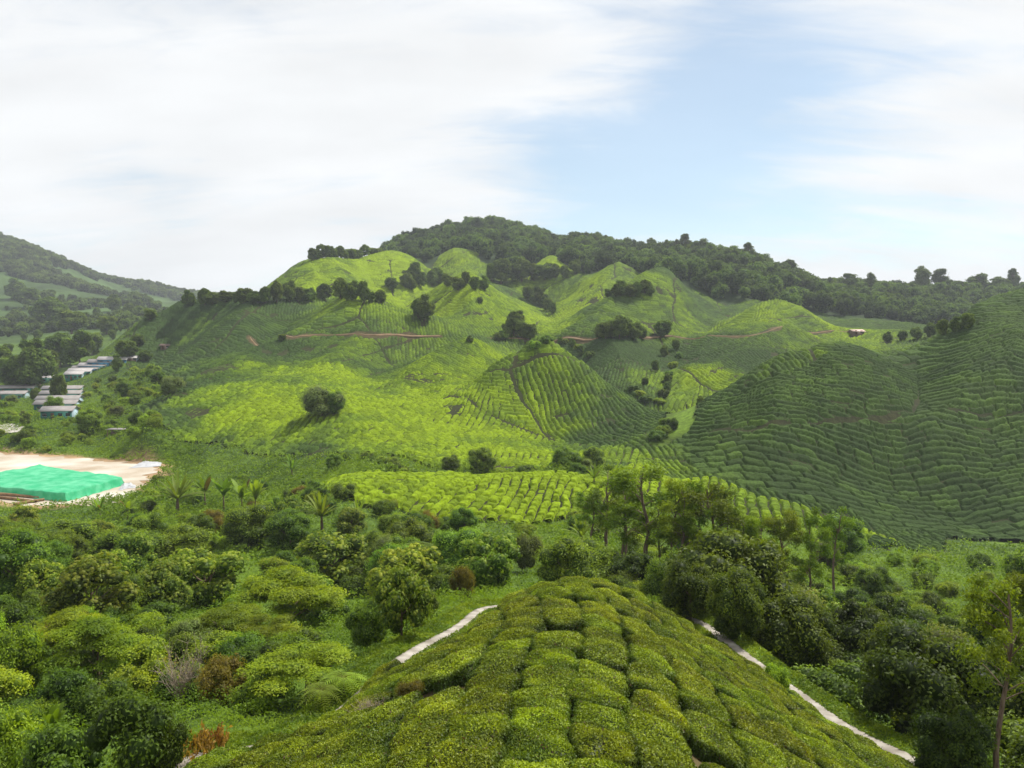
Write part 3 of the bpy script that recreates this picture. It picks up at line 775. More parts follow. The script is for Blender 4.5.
        for j in range(20):
            z0 = r.uniform(3.8, 9.2); i = np.clip((z0 + 0.4) / 10 * (k - 1), 0, k - 1.01); i0 = int(i); s = pts[i0] + (pts[i0 + 1] - pts[i0]) * (i - i0)
            a = r.uniform(0, 6.283); L_ = r.uniform(0.7, 2.0) * (1.15 - 0.06 * z0 + 0.2); e = s + C(math.cos(a) * L_, math.sin(a) * L_, r.uniform(0.5, 1.5))
            v, f = tube([s, (s + e) / 2 + C(0, 0, 0.12), e], [0.035, 0.025, 0.010], 5); t.add(v, f)
            q_ = r.uniform(0.42, 0.8); blobs.append((e, (q_, q_, q_ * 0.8)))
        crown_bag(b, blobs, r, 80, 0.21, 0.36, C(0.024,0.058,0.008), C(0.075,0.125,0.012), core=0, spread=0.9, shellw=(0.1, 1.1), upn=0.2)
    elif kind == 'tree_fern':
        trunk_bag(t, 2.3, 0.11, r, lean=0.03, limbs=0)
        for j in range(15):
            a = j / 15 * 6.283 + r.normal() * 0.12; L_ = r.uniform(1.7, 2.3); lift = r.uniform(0.25, 0.6)
            s = np.linspace(0, 1, 17); rx = s * L_; rz = 2.3 + lift * 1.6 * s - 1.5 * s ** 2.2
            ax = C(math.cos(a), math.sin(a), 0); sdv = C(-math.sin(a), math.cos(a), 0)
            mid = ax * rx[:, None] + C(0, 0, 1) * rz[:, None]
            v, f = tube(mid, 0.022 * (1 - 0.8 * s), 4); b.add(v, f, C(0.05, 0.07, 0.012))
            wl = 0.48 * np.sin(np.clip(s * 1.05 + 0.08, 0, 1) * math.pi) ** 0.7
            for sg in (-1, 1):
                p0 = mid[1:]; p1 = p0 + sdv * sg * wl[1:, None] + ax * 0.16 - C(0, 0, 0.06); w_ = ax * 0.055
                v = np.stack([p0 - w_, p0 + w_, p1 + w_ * 0.3, p1 - w_ * 0.3], 1).reshape(-1, 3)
                b.add(v, np.arange(len(p0) * 4).reshape(-1, 4), np.repeat((C(0.065,0.112,0.016) * r.uniform(0.8, 1.25, (len(p0), 1))), 4, 0))
    elif kind in ('strap_plant', 'banana_plant'):
        ban = kind == 'banana_plant'
        trunk_bag(t, 1.6 if ban else 1.1, 0.13, r, lean=0.03, limbs=0)
        for j in range(11 if ban else 30):
            a = r.uniform(0, 6.283); L_ = r.uniform(1.7, 2.5) if ban else r.uniform(1.1, 2.0); el = r.uniform(0.45, 1.35)
            s = np.linspace(0, 1, 9); bend = 1.1 * (1.5 - el) * s ** 2
            rx = L_ * s * math.cos(el); rz = (1.5 if ban else 0.9) + L_ * (s * math.sin(el) - 0.35 * bend)
            ax = C(math.cos(a), math.sin(a), 0); sdv = C(-math.sin(a), math.cos(a), 0)
            mid = ax * rx[:, None] + C(0, 0, 1) * rz[:, None]
            wl = (0.27 if ban else 0.075) * np.sin(np.clip(s * 0.93 + 0.07, 0, 1) * math.pi) ** 0.6
            vl = mid + sdv * wl[:, None] + C(0, 0, 1) * wl[:, None] * 0.35; vr = mid - sdv * wl[:, None] + C(0, 0, 1) * wl[:, None] * 0.35
            v = np.stack([vl, mid, vr], 1).reshape(-1, 3); q = []
            for i in range(8): q += [(i*3, i*3+1, i*3+4, i*3+3), (i*3+1, i*3+2, i*3+5, i*3+4)]
            dead = r.uniform() < 0.06
            b.add(v, q, (C(0.06,0.052,0.025) if dead else (C(0.055,0.100,0.016) if ban else C(0.055,0.100,0.022)) * r.uniform(0.8, 1.3)))
    elif kind == 'dead_fern':           # dry rust-coloured bracken
        for j in range(120):
            a = r.uniform(0, 6.283); R_ = 1.3 * math.sqrt(r.uniform()); s = C(R_ * math.cos(a), R_ * math.sin(a), 0); L_ = r.uniform(0.5, 1.1); a2 = r.uniform(0, 6.283)
            e = s + C(math.cos(a2) * L_ * .6, math.sin(a2) * L_ * .6, L_ * r.uniform(0.15, 0.7))
            P = s + (e - s) * r.uniform(0.2, 1, (9, 1)); v, q = leaves(P, r.normal(size=(9, 3)) + C(0, 0, .6), 0.26, 0.09, r)
            b.add(v, q, C(0.14,0.092,0.05) * r.uniform(0.5, 1.3))
        t = None
    elif kind == 'hill_tree':           # seen from 250 m and more
        trunk_bag(t, 5.0, 0.25, r, limbs=4, R=2.5, H1=7, sides=6)
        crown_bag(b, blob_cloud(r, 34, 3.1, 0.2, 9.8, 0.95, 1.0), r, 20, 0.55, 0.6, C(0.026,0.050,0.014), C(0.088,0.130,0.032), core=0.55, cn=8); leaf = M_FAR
    elif kind == 'airy_tree':           # emergent on the skyline
        trunk_bag(t, 11.0, 0.25, r, limbs=7, R=2.6, H1=14, sides=6)
        crown_bag(b, blob_cloud(r, 24, 2.6, 2.5, 14.0, 1.0, 0.95), r, 10, 0.65, 0.6, C(0.025,0.045,0.016), C(0.060,0.090,0.028), core=0.45, cn=8); leaf = M_FAR
    tm = t.mesh(kind + '_trunk', [bark]) if t is not None and t.n else None
    cm = b.mesh(kind + '_crown', [leaf, M_PALEBARK])
    return tm, cm

KINDS = {'tufted_tree': (4, 5.9, 3.4), 'feathery_tree': (3, 4.9, 3.4), 'round_tree': (4, 6.0, 3.0), 'shaded_tree': (4, 6.0, 3.0), 'bushy_shrub': (4, 2.1, 1.6), 'dark_shrub': (4, 2.5, 1.6), 'silver_shrub': (2, 3.4, 1.8),
         'russet_shrub': (2, 3.0, 1.9), 'bare_shrub': (2, 3.0, 1.5), 'slim_tree': (4, 10.4, 2.2), 'tree_fern': (2, 2.6, 2.1), 'strap_plant': (2, 2.6, 1.2), 'banana_plant': (2, 3.2, 1.6),
         'dead_fern': (2, 0.8, 1.5), 'hill_tree': (5, 9.8, 3.8), 'airy_tree': (4, 14.4, 3.6)}      # variants, height, crown radius
LIB = {}
for ki, (k, (nv_, _, _)) in enumerate(KINDS.items()):
    LIB[k] = [plant_meshes(k, 100 * ki + j + 1) for j in range(nv_)]

CATEGORY = {'tufted_tree': 'tree', 'feathery_tree': 'tree', 'round_tree': 'tree', 'shaded_tree': 'tree', 'slim_tree': 'tree', 'hill_tree': 'tree', 'airy_tree': 'tree', 'tree_fern': 'tree fern',
            'strap_plant': 'plant', 'banana_plant': 'banana plant', 'dead_fern': 'dead bracken'}
PLANTS = []          # (Empty, kind, px, py, zone) kept for the labels
_vi = {}
def plant(kind, x, y, h=None, w=None, sink=0.12, rz=None, label=None, single=False, zone=None):
    """one plant as a thing: an Empty at its foot, its trunk and crown as children (copies share mesh data)"""
    nv_, H0, R0 = KINDS[kind]
    i = _vi.get(kind, random.randrange(nv_)); _vi[kind] = i + 1
    tm, cm = LIB[kind][i % nv_]
    sz = (h or H0 * random.uniform(0.8, 1.2)) / H0
    sx = (w / (2 * R0)) if w else sz * random.uniform(0.9, 1.12)
    z = float(ground(x, y)) - sink
    e = link(kind, None); e.location = (x, y, z); e.rotation_euler = (0, 0, random.uniform(0, 6.283) if rz is None else rz); e.scale = (sx, sx, sz)
    e.empty_display_size = 0.3
    e['category'] = CATEGORY.get(kind, 'shrub')
    if label: e['label'] = label
    if tm: link('trunk', tm, e)
    link('crown' if kind not in ('dead_fern', 'tree_fern', 'strap_plant', 'banana_plant') else 'fronds', cm, e)
    dyy = y * CP - z * SP
    PLANTS.append([e, kind, CX + F * x / max(dyy, 0.1), CY - F * (y * SP + z * CP) / max(dyy, 0.1), zone])
    return e

# ------------------------------------------------------------------ tea bushes of the near mound
def tea_bush_mesh(seed):
    r = np.random.default_rng(seed); b = Bag()
    hx_, hy_, H = 0.82, 1.14, 0.86
    ph = r.uniform(0, 6.28, 4)
    def surf(a, rr):                    # rr 0..1 from the middle of the table to the foot of the flank
        c, s = np.cos(a), np.sin(a)
        k = (np.abs(c) ** 3.2 + np.abs(s) ** 3.2) ** (-1 / 3.2)
        k = k * (1 + 0.06 * np.sin(3 * a + ph[0]) + 0.05 * np.sin(5 * a + ph[1]))
        q = np.clip(rr / 0.78, 0, 1)
        out_ = np.where(rr < 0.78, q ** 0.9 * 0.93, 0.93 + 0.07 * np.sin((rr - 0.78) / 0.22 * math.pi / 2))
        z_ = H * np.where(rr < 0.78, 1 - 0.18 * q ** 2.2, 0.82 * (1 - np.clip((rr - 0.78) / 0.22, 0, 2) ** 1.3))
        x_, y_ = hx_ * k * c * out_, hy_ * k * s * out_
        z_ = z_ + 0.07 * np.sin(x_ * 3.4 + ph[2]) * np.cos(y_ * 4 + ph[3]) * (rr < 0.8)
        return np.stack([x_, y_, z_], -1)
    A, R_ = np.meshgrid(np.linspace(0, 2 * math.pi, 22, endpoint=False), np.linspace(0.02, 1, 9))
    v = surf(A, R_).reshape(-1, 3) * C(0.955, 0.955, 0.95) - C(0, 0, 0.015)
    f = []
    for i in range(8):
        for k in range(22): f.append((i*22+k, i*22+(k+1) % 22, (i+1)*22+(k+1) % 22, (i+1)*22+k))
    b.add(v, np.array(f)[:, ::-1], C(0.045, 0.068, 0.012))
    n = 7600
    rr = np.sqrt(r.uniform(0, 1, n)) ; rr = np.where(r.uniform(0, 1, n) < 0.33, r.uniform(0.72, 1.0, n), rr * 0.9)
    a = r.uniform(0, 6.283, n)
    P = surf(a, rr)
    e = 0.02
    dn = np.cross(surf(a + e, rr) - P, surf(a, np.clip(rr + e, 0, 1.02)) - P)
    dn = unit(dn) * np.where(dn[:, 2:3] < 0, -1, 1)
    P = P + dn * r.uniform(-0.03, 0.045, n)[:, None]
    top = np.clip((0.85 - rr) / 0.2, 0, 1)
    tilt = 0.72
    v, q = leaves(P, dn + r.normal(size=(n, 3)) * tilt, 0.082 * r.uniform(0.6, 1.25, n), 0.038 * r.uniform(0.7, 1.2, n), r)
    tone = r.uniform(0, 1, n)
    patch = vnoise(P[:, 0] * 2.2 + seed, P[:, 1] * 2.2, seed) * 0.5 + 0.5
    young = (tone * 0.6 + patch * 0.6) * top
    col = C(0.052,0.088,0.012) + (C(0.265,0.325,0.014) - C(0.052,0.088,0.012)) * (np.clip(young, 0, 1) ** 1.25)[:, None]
    twig = r.uniform(0, 1, n) < 0.02
    col = np.where(twig[:, None], C(0.10, 0.06, 0.03), col)
    b.add(v, q, np.repeat(col, 4, 0))
    return b.mesh('tea_bush', [M_TEAL])
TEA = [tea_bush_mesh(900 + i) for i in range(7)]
_ones = ['', 'first', 'second', 'third', 'fourth', 'fifth', 'sixth', 'seventh', 'eighth', 'ninth', 'tenth', 'eleventh', 'twelfth', 'thirteenth', 'fourteenth', 'fifteenth', 'sixteenth', 'seventeenth', 'eighteenth', 'nineteenth']
_tens = {2: ('twenty', 'twentieth'), 3: ('thirty', 'thirtieth'), 4: ('forty', 'fortieth'), 5: ('fifty', 'fiftieth'), 6: ('sixty', 'sixtieth'), 7: ('seventy', 'seventieth'), 8: ('eighty', 'eightieth')}
ORD = [_ones[n] if n < 20 else (_tens[n // 10][1] if n % 10 == 0 else _tens[n // 10][0] + '-' + _ones[n % 10]) for n in range(1, 90)]
MOUND = np.vstack([PATH[:, :2], [(12, 5), (-10, 5)]])
PITCHW = 1.03
HOLE = hit(368, 728)
holes = [HOLE[:2], hit(300, 735)[:2] if False else HOLE[:2] + C(0.9, 0.4)]
n_b = 0
for k in range(-14, 16):
    yy = 7.0 + 1.4 * ((k * 7) % 5) / 5
    rows = []
    while yy < 46:
        Lb = random.uniform(1.1, 2.0)
        yc = yy + Lb / 2
        xc = 0.05 * yc + k * PITCHW * (1 + 0.0035 * (yc - 20)) + 0.30 * math.sin(yc * 0.33 + k * 0.22) + random.uniform(-0.08, 0.08)
        yy += Lb * (0.93 if random.random() < 0.8 else 1.04)
        d, _ = seg_dist(np.array([xc]), np.array([yc]), PATH)
        lim = 1.4 if xc > 0 else (2.7 if yc > 29.5 else (2.2 if yc < 21.8 else 0.72))
        if not in_poly(np.array([xc]), np.array([yc]), MOUND)[0] or d[0] < lim: continue
        if min(math.hypot(xc - hh[0], yc - hh[1]) for hh in holes) < 0.75: continue
        if random.random() < 0.012: continue
        zt = float(ground(xc, yc)) + 0.75; dpt = yc * CP - zt * SP
        if not (-110 < CX + F * xc / dpt < 1134) or CY - F * (yc * SP + zt * CP) / dpt > 860: continue
        tt_ = np.linspace(0.5, 0.97, 60)
        if float((ground(xc * tt_, yc * tt_) - zt * tt_).max()) > 0.25: continue
        rows.append((xc, yc, Lb))
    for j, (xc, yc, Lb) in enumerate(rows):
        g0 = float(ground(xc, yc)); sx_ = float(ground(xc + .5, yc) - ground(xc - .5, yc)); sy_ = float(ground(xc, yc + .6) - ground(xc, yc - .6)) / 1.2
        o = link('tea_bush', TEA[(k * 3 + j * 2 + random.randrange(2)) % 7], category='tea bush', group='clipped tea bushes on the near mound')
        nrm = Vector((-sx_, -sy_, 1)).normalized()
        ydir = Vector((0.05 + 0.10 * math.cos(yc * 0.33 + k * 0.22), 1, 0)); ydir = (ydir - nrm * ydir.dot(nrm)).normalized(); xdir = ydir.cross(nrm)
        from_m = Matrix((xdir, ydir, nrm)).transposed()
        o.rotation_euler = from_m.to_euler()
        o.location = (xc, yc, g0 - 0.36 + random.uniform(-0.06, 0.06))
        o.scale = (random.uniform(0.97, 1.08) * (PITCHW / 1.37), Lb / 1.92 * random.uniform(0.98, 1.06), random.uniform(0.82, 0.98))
        if random.random() < 0.5: o.rotation_euler.rotate_axis('Z', math.pi)
        o['label'] = 'green tea bush, %s from the front in the %s' % (ORD[j], 'row along the mound ridge' if k == 0 else '%s row %s of the mound ridge' % (ORD[abs(k) - 1], 'left' if k < 0 else 'right'))
        n_b += 1
plant_later = HOLE
print('near tea bushes', n_b)

# ------------------------------------------------------------------ paths, road, yard
def ribbon(line, half, zf, thick, n_across=5, wob=0.0, seed=0):
    line = np.asarray(line)[:, :2]; t = unit(np.gradient(line, axis=0)); s = np.c_[-t[:, 1], t[:, 0]]
    o = np.linspace(-1, 1, n_across)
    hw = half * (1 + wob * vnoise(np.arange(len(line)) * 0.35, 0 * line[:, 0], seed))
    P = line[:, None] + s[:, None] * (o[None, :, None] * hw[:, None, None])
    zc = zf(P[..., 0], P[..., 1])
    zc = np.repeat(np.maximum(zc.max(1), 0 * zc[:, 0] - 1e9)[:, None], n_across, 1) * 0.7 + zc * 0.3
    top = np.concatenate([P, (zc + thick)[..., None]], -1)
    # edges turn down into the land
    l = top[:, :1].copy(); l[..., 2] -= 0.5; r_ = top[:, -1:].copy(); r_[..., 2] -= 0.5
    A = np.concatenate([l, top, r_], 1)
    return A.reshape(-1, 3), grid_faces(len(line), n_across + 2)
v, f = ribbon(PATH, 0.28, lambda x, y: ground(x, y), 0.06)
link('path', np_mesh('path', v, f, None, [M_CONC]), kind='structure')
# the short concrete drain above the left path
DR = smooth_line(poly_hits([(428, 663), (433, 655), (446, 646), (456, 643)]), 0.4)
DRc = np.c_[DR, np.zeros(len(DR))]
v, f = ribbon(DRc, 0.16, lambda x, y: ground(x, y), 0.10, 3)
link('drain_path', np_mesh('drain_path', v, f, None, [M_CONC]), kind='structure')
M_ROAD = plain_mat('dirt', (0.15, 0.10, 0.055), (0.28, 0.19, 0.11), 0.25, rough=0.95, detail=8)
b = Bag()
for r in ROADS:
    v, f = ribbon(np.c_[r, np.zeros(len(r))], 0.4, lambda x, y: ground(x, y), 0.12, 3, 0.5, 4); b.add(v, f)
link('dirt_road', b.mesh('dirt_road', [M_ROAD]), kind='structure')

def sheet_from_poly(poly, z, inset_noise, seed, nx=60):
    """flat irregular patch following a plan polygon"""
    ln = smooth_line(np.vstack([poly, poly[:1]]), 1.5)[:-1]
    c = ln.mean(0); d = ln - c
    k = 1 + inset_noise * fbm(ln[:, 0] / 4, ln[:, 1] / 4, seed, 3)
    rings = [c + d * k[:, None] * s for s in (1.0, 0.8, 0.55, 0.3, 0.08)]
    V_ = np.concatenate([np.c_[r_, np.full(len(r_), z)] for r_ in rings]); n = len(ln); F_ = []
    for i in range(4):
        for j in range(n): F_.append((i*n+j, i*n+(j+1) % n, (i+1)*n+(j+1) % n, (i+1)*n+j))
    return V_, np.array(F_)
v, f = sheet_from_poly(YARD * 0.93 + YARD_C * 0.07, YARD_Z + 0.10, 0.22, 33)
v[:, 2] = np.maximum(ground(v[:, 0], v[:, 1]), YARD_Z) + 0.05
link('sandy_ground', np_mesh('sandy_ground', v, f, None, [M_SAND]), kind='structure')
p2_ = poly_hits([(-60, 424), (0, 424), (22, 427), (26, 431), (8, 434), (-60, 436)])
v, f = sheet_from_poly(p2_, 0, 0.1, 34); v[:, 2] = ground(v[:, 0], v[:, 1]) + 0.25
M_PALE = plain_mat('pale_gravel', (0.36, 0.33, 0.29), (0.52, 0.49, 0.44), 0.3, rough=0.95)
link('gravel_ground', np_mesh('gravel_ground', v, f, None, [M_PALE]), kind='structure')

# ------------------------------------------------------------------ the green net over its stack
def cloth_mat(name, c1, c2, trans=0.35):
    m, nt = new_mat(name); L = nt.links.new
    out = N(nt, 'ShaderNodeOutputMaterial'); p = N(nt, 'ShaderNodeBsdfPrincipled'); p.inputs['Roughness'].default_value = 0.65; p.inputs['Specular IOR Level'].default_value = 0.25
    geo = N(nt, 'ShaderNodeNewGeometry'); noi = N(nt, 'ShaderNodeTexNoise'); noi.inputs['Scale'].default_value = 0.45; noi.inputs['Detail'].default_value = 6
    L(geo.outputs['Position'], noi.inputs['Vector'])
    cr = N(nt, 'ShaderNodeValToRGB'); cr.color_ramp.elements[0].position = 0.35; cr.color_ramp.elements[1].position = 0.7
    cr.color_ramp.elements[0].color = (*c1, 1); cr.color_ramp.elements[1].color = (*c2, 1)
    L(noi.outputs['Fac'], cr.inputs[0]); L(cr.outputs[0], p.inputs['Base Color'])
    tr = N(nt, 'ShaderNodeBsdfTranslucent'); L(cr.outputs[0], tr.inputs['Color']); mx = N(nt, 'ShaderNodeMixShader'); mx.inputs[0].default_value = trans
    L(p.outputs[0], mx.inputs[1]); L(tr.outputs[0], mx.inputs[2]); L(mx.outputs[0], out.inputs['Surface'])
    return m
M_NET = cloth_mat('green_net', (0.04, 0.48, 0.22), (0.17, 0.66, 0.38))
NZ = YARD_Z + 1.75
def on_plane(px, py, z):
    a, b_ = ray(px, py); Y_ = z / b_; return C(a * Y_, Y_)
FL, FR, NR, NL = on_plane(40, 464.5, NZ), on_plane(122, 476.5, NZ), on_plane(65, 492.5, NZ), on_plane(-46, 480, NZ)
nu_, nv_ = 70, 46
uu, vv = np.meshgrid(np.linspace(-0.09, 1.09, nu_), np.linspace(-0.13, 1.13, nv_))
uc, vc = np.clip(uu, 0, 1), np.clip(vv, 0, 1)
P = ((NL * (1 - uc[..., None]) + NR * uc[..., None]) * (1 - vc[..., None]) + (FL * (1 - uc[..., None]) + FR * uc[..., None]) * vc[..., None])
ex = np.hypot((uu - uc) / 0.09, (vv - vc) / 0.13); ex = np.clip(np.maximum(np.abs(uu - uc) / 0.09, np.abs(vv - vc) / 0.13), 0, 1)
cen = (FL + FR + NR + NL) / 4
outd = unit(P - cen)
fold = 0.16 * np.sin((uu * 41 + vv * 37)) * ex
P = P + outd * ((0.55 * ex ** 1.5 + fold))[..., None]
Zt = NZ - 1.72 * np.clip(ex * 1.05, 0, 1) ** 1.15 + (1 - ex) * (0.30 * fbm(uu * 6, vv * 5, 55, 4) - 0.10 * np.abs(np.sin(uu * math.pi * 5)) - 0.12 * np.clip(np.abs(np.sin(vv * math.pi * 2 + 0.3 * uu)), 0, 1)) + 0.10 * vnoise(uu * 30, vv * 26, 57)
v = np.concatenate([P, Zt[..., None]], -1).reshape(-1, 3); v[:, 2] = np.maximum(v[:, 2], YARD_Z + 0.06)
link('shade_net', np_mesh('shade_net', v, grid_faces(nv_, nu_), None, [M_NET], smooth=True), category='netting', label='large bright green shade net draped over a low stack on the sandy yard')
M_WHITE = cloth_mat('white_plastic', (0.36, 0.37, 0.39), (0.58, 0.59, 0.60), 0.15)
def crumpled(name, pxs, h, seed, mat, **pr):
    q = [on_plane(a, b_, YARD_Z + 0.1) for a, b_ in pxs]
    uu, vv = np.meshgrid(np.linspace(0, 1, 26), np.linspace(0, 1, 14))
    P = (q[0] * (1 - uu[..., None]) + q[1] * uu[..., None]) * (1 - vv[..., None]) + (q[3] * (1 - uu[..., None]) + q[2] * uu[..., None]) * vv[..., None]
    P = P + 0.5 * np.stack([vnoise(uu * 5, vv * 4, seed), vnoise(uu * 5, vv * 4, seed + 1)], -1)
    e = np.minimum(np.minimum(uu, 1 - uu) * 5, np.minimum(vv, 1 - vv) * 4); e = np.clip(e, 0, 1)
    Z = YARD_Z + 0.10 + h * e * (0.55 + 0.9 * np.abs(fbm(uu * 7, vv * 5, seed + 2, 4)))
    v = np.concatenate([P, Z[..., None]], -1).reshape(-1, 3)
    link(name, np_mesh(name, v, grid_faces(14, 26), None, [mat], smooth=False), **pr)
crumpled('plastic_sheet', [(143, 462), (164, 460), (168, 455), (152, 455)], 0.5, 12, M_WHITE, category='plastic sheet', label='upper white plastic sheet lying crumpled at the end of the sandy yard')
crumpled('plastic_sheet', [(130, 468), (160, 466), (163, 461), (140, 462.5)], 0.4, 15, M_WHITE, category='plastic sheet', label='lower white plastic sheet lying crumpled at the end of the sandy yard')
crumpled('plastic_sheet', [(118, 490), (134, 488), (132, 483), (122, 483)], 0.4, 19, M_WHITE, category='plastic sheet', label='scrap of pale plastic beside the right corner of the green net')
M_DARK = plain_mat('dark_scrap', (0.015, 0.014, 0.013), (0.05, 0.045, 0.04), 1.5)
M_TIMB = plain_mat('old_timber', (0.16, 0.09, 0.045), (0.30, 0.19, 0.10), 1.2, stretch=(0.4, 3, 3))
root = link('scrap_heap', None, category='scrap heap', label='dark heap of scrap behind the white plastic sheets in the yard')
hx = on_plane(148, 453, YARD_Z); root.location = (hx[0], hx[1], YARD_Z)
rr_ = np.random.default_rng(5)
for j in range(7):
    bb = Bag(); w_, d_, h_ = rr_.uniform(0.8, 2.0), rr_.uniform(0.6, 1.2), rr_.uniform(0.3, 0.8)
    vv_, ff_ = ball((0, 0, h_ * .4), (w_, d_, h_), 9, 6); vv_ = vv_ + rr_.normal(size=vv_.shape) * 0.12; bb.add(vv_, ff_)
    o = link('bundle', bb.mesh('bundle', [M_DARK if j % 3 else M_WHITE]), root); o.location = (-4 + j * 1.4, rr_.normal() * 0.6, 0)
for j, (x0, y0, x1, y1) in enumerate([(-20, 494, 40, 499), (-20, 497, 36, 503), (14, 506, 44, 501)]):
    a_, c_ = on_plane(x0, y0, YARD_Z), on_plane(x1, y1, YARD_Z)
    za, zc = float(ground(*a_)) + 0.3, float(ground(*c_)) + 0.3
    vv_, ff_ = tube([(a_[0], a_[1], za), ((a_[0] + c_[0]) / 2, (a_[1] + c_[1]) / 2 + 0.1, (za + zc) / 2 + 0.05), (c_[0], c_[1], zc)], [0.3, 0.28, 0.25], 9)
    bb = Bag(); bb.add(vv_, ff_)
    link('log', bb.mesh('log', [M_TIMB]), category='log', label=['brown log lying closest to the green net', 'brown log lying in front of the one by the net', 'short pale log lying crosswise before the net'][j])

# ------------------------------------------------------------------ the long sheds of the settlement
def paint(name, c, c2=None): return plain_mat(name, c, c2 or tuple(x * 1.35 for x in c), 0.8, rough=0.6, stretch=(1, 1, 0.3))
W_TEAL = paint('teal_paint', (0.018, 0.105, 0.085)); W_BLUE = paint('blue_paint', (0.03, 0.13, 0.22)); W_PALE = paint('pale_paint', (0.27, 0.36, 0.40)); W_BROWN = paint('brown_wall', (0.10, 0.07, 0.05))
R_GREY = plain_mat('grey_roof', (0.17, 0.155, 0.145), (0.33, 0.31, 0.30), 1.2, rough=0.6, stretch=(0.4, 4, 1)); R_BROWN = plain_mat('brown_roof', (0.10, 0.065, 0.05), (0.18, 0.13, 0.11), 1.2, rough=0.8, stretch=(0.4, 4, 1)); R_PALE = plain_mat('pale_roof', (0.30, 0.28, 0.27), (0.46, 0.44, 0.43), 1.2, rough=0.6, stretch=(0.4, 4, 1))
M_GLASS = plain_mat('dark_window', (0.02, 0.025, 0.03), (0.05, 0.06, 0.06), 1.0, rough=0.2, spec=0.5); M_DOOR = plain_mat('door_paint', (0.10, 0.055, 0.03), (0.14, 0.08, 0.05), 1.0)
def shed(name, px0, px1, base, label, wall, end, roof, hw=2.7, dep=6.2, cat='shed', yaw=0.17, group='long low sheds of the settlement', nwin=3):
    hx_ = hit((px0 + px1) / 2, base); Y_ = hx_[1]
    x0, x1 = ray(px0, base)[0] * Y_, ray(px1, base)[0] * Y_
    Wd = x1 - x0; z0 = (float(ground(x0, Y_)) + float(ground(x1, Y_)) + float(hx_[2])) / 3 + 0.3
    e = link(name, None, category=cat, label=label)
    if group: e['group'] = group
    e.location = ((x0 + x1) / 2, Y_ + dep / 2, z0 - 0.1); e.rotation_euler = (0, 0, yaw)
    hx2, hy2 = Wd / 2, dep / 2; rh = dep * 0.17
    b = Bag(); b.box(-hx2, hx2, -hy2, hy2, -3.0, hw, mat=0)
    # gable ends, in their own colour
    link('wall', b.mesh('wall', [wall]), e)
    for s in (-1, 1):
        g = Bag(); xo = s * (hx2 + 0.03); xi = s * (hx2 - 0.02)
        v = [(xi, -hy2 + .04, -3), (xi, hy2 - .04, -3), (xi, hy2 - .04, hw + 0.02), (xi, 0, hw + rh - .08), (xi, -hy2 + .04, hw + 0.02)]; v += [(xo, a_[1], a_[2]) for a_ in v]
        g.add(v, [(5, 6, 7, 9), (0, 1, 6, 5), (1, 2, 7, 6), (2, 3, 8, 7), (3, 4, 9, 8), (4, 0, 5, 9)]); g.add(v, [(7, 8, 9)])
        link('end_wall', g.mesh('end_wall', [end]), e)
    g = Bag(); ov = 0.55
    for s in (-1, 1):
        ye = s * (hy2 + ov); ze = hw - ov * 2 * rh / dep + 0.12; zr = hw + rh + 0.12
        v = [(-hx2 - .5, 0.02 * s, zr), (hx2 + .5, 0.02 * s, zr), (hx2 + .5, ye, ze), (-hx2 - .5, ye, ze)]; v += [(a_[0], a_[1], a_[2] - 0.12) for a_ in v]
        g.add(v, [(0, 1, 2, 3), (7, 6, 5, 4), (0, 4, 5, 1), (1, 5, 6, 2), (2, 6, 7, 3), (3, 7, 4, 0)])
    link('roof', g.mesh('roof', [roof]), e)
    for k in range(nwin + 1):
        xc = -hx2 + Wd * (k + 0.5) / (nwin + 1)
        g = Bag()
        if k == nwin // 2: g.box(xc - .45, xc + .45, -hy2 - .05, -hy2 + .02, 0.05, 2.05); link('door', g.mesh('door', [M_DOOR]), e)
        else:
            g.box(xc - .6, xc + .6, -hy2 - .04, -hy2 + .02, 1.0, 1.95); wd_ = link('window', g.mesh('window', [M_GLASS]), e)
            s_ = Bag(); s_.box(xc - .7, xc + .7, -hy2 - .14, -hy2 - .043, 0.9, 0.985); link('sill', s_.mesh('sill', [W_PALE]), wd_)
    BUILT.append((e.location.x - hx2 - 1, e.location.x + hx2 + 1, Y_ - 1, Y_ + dep + 1))
    return e
BUILT = []
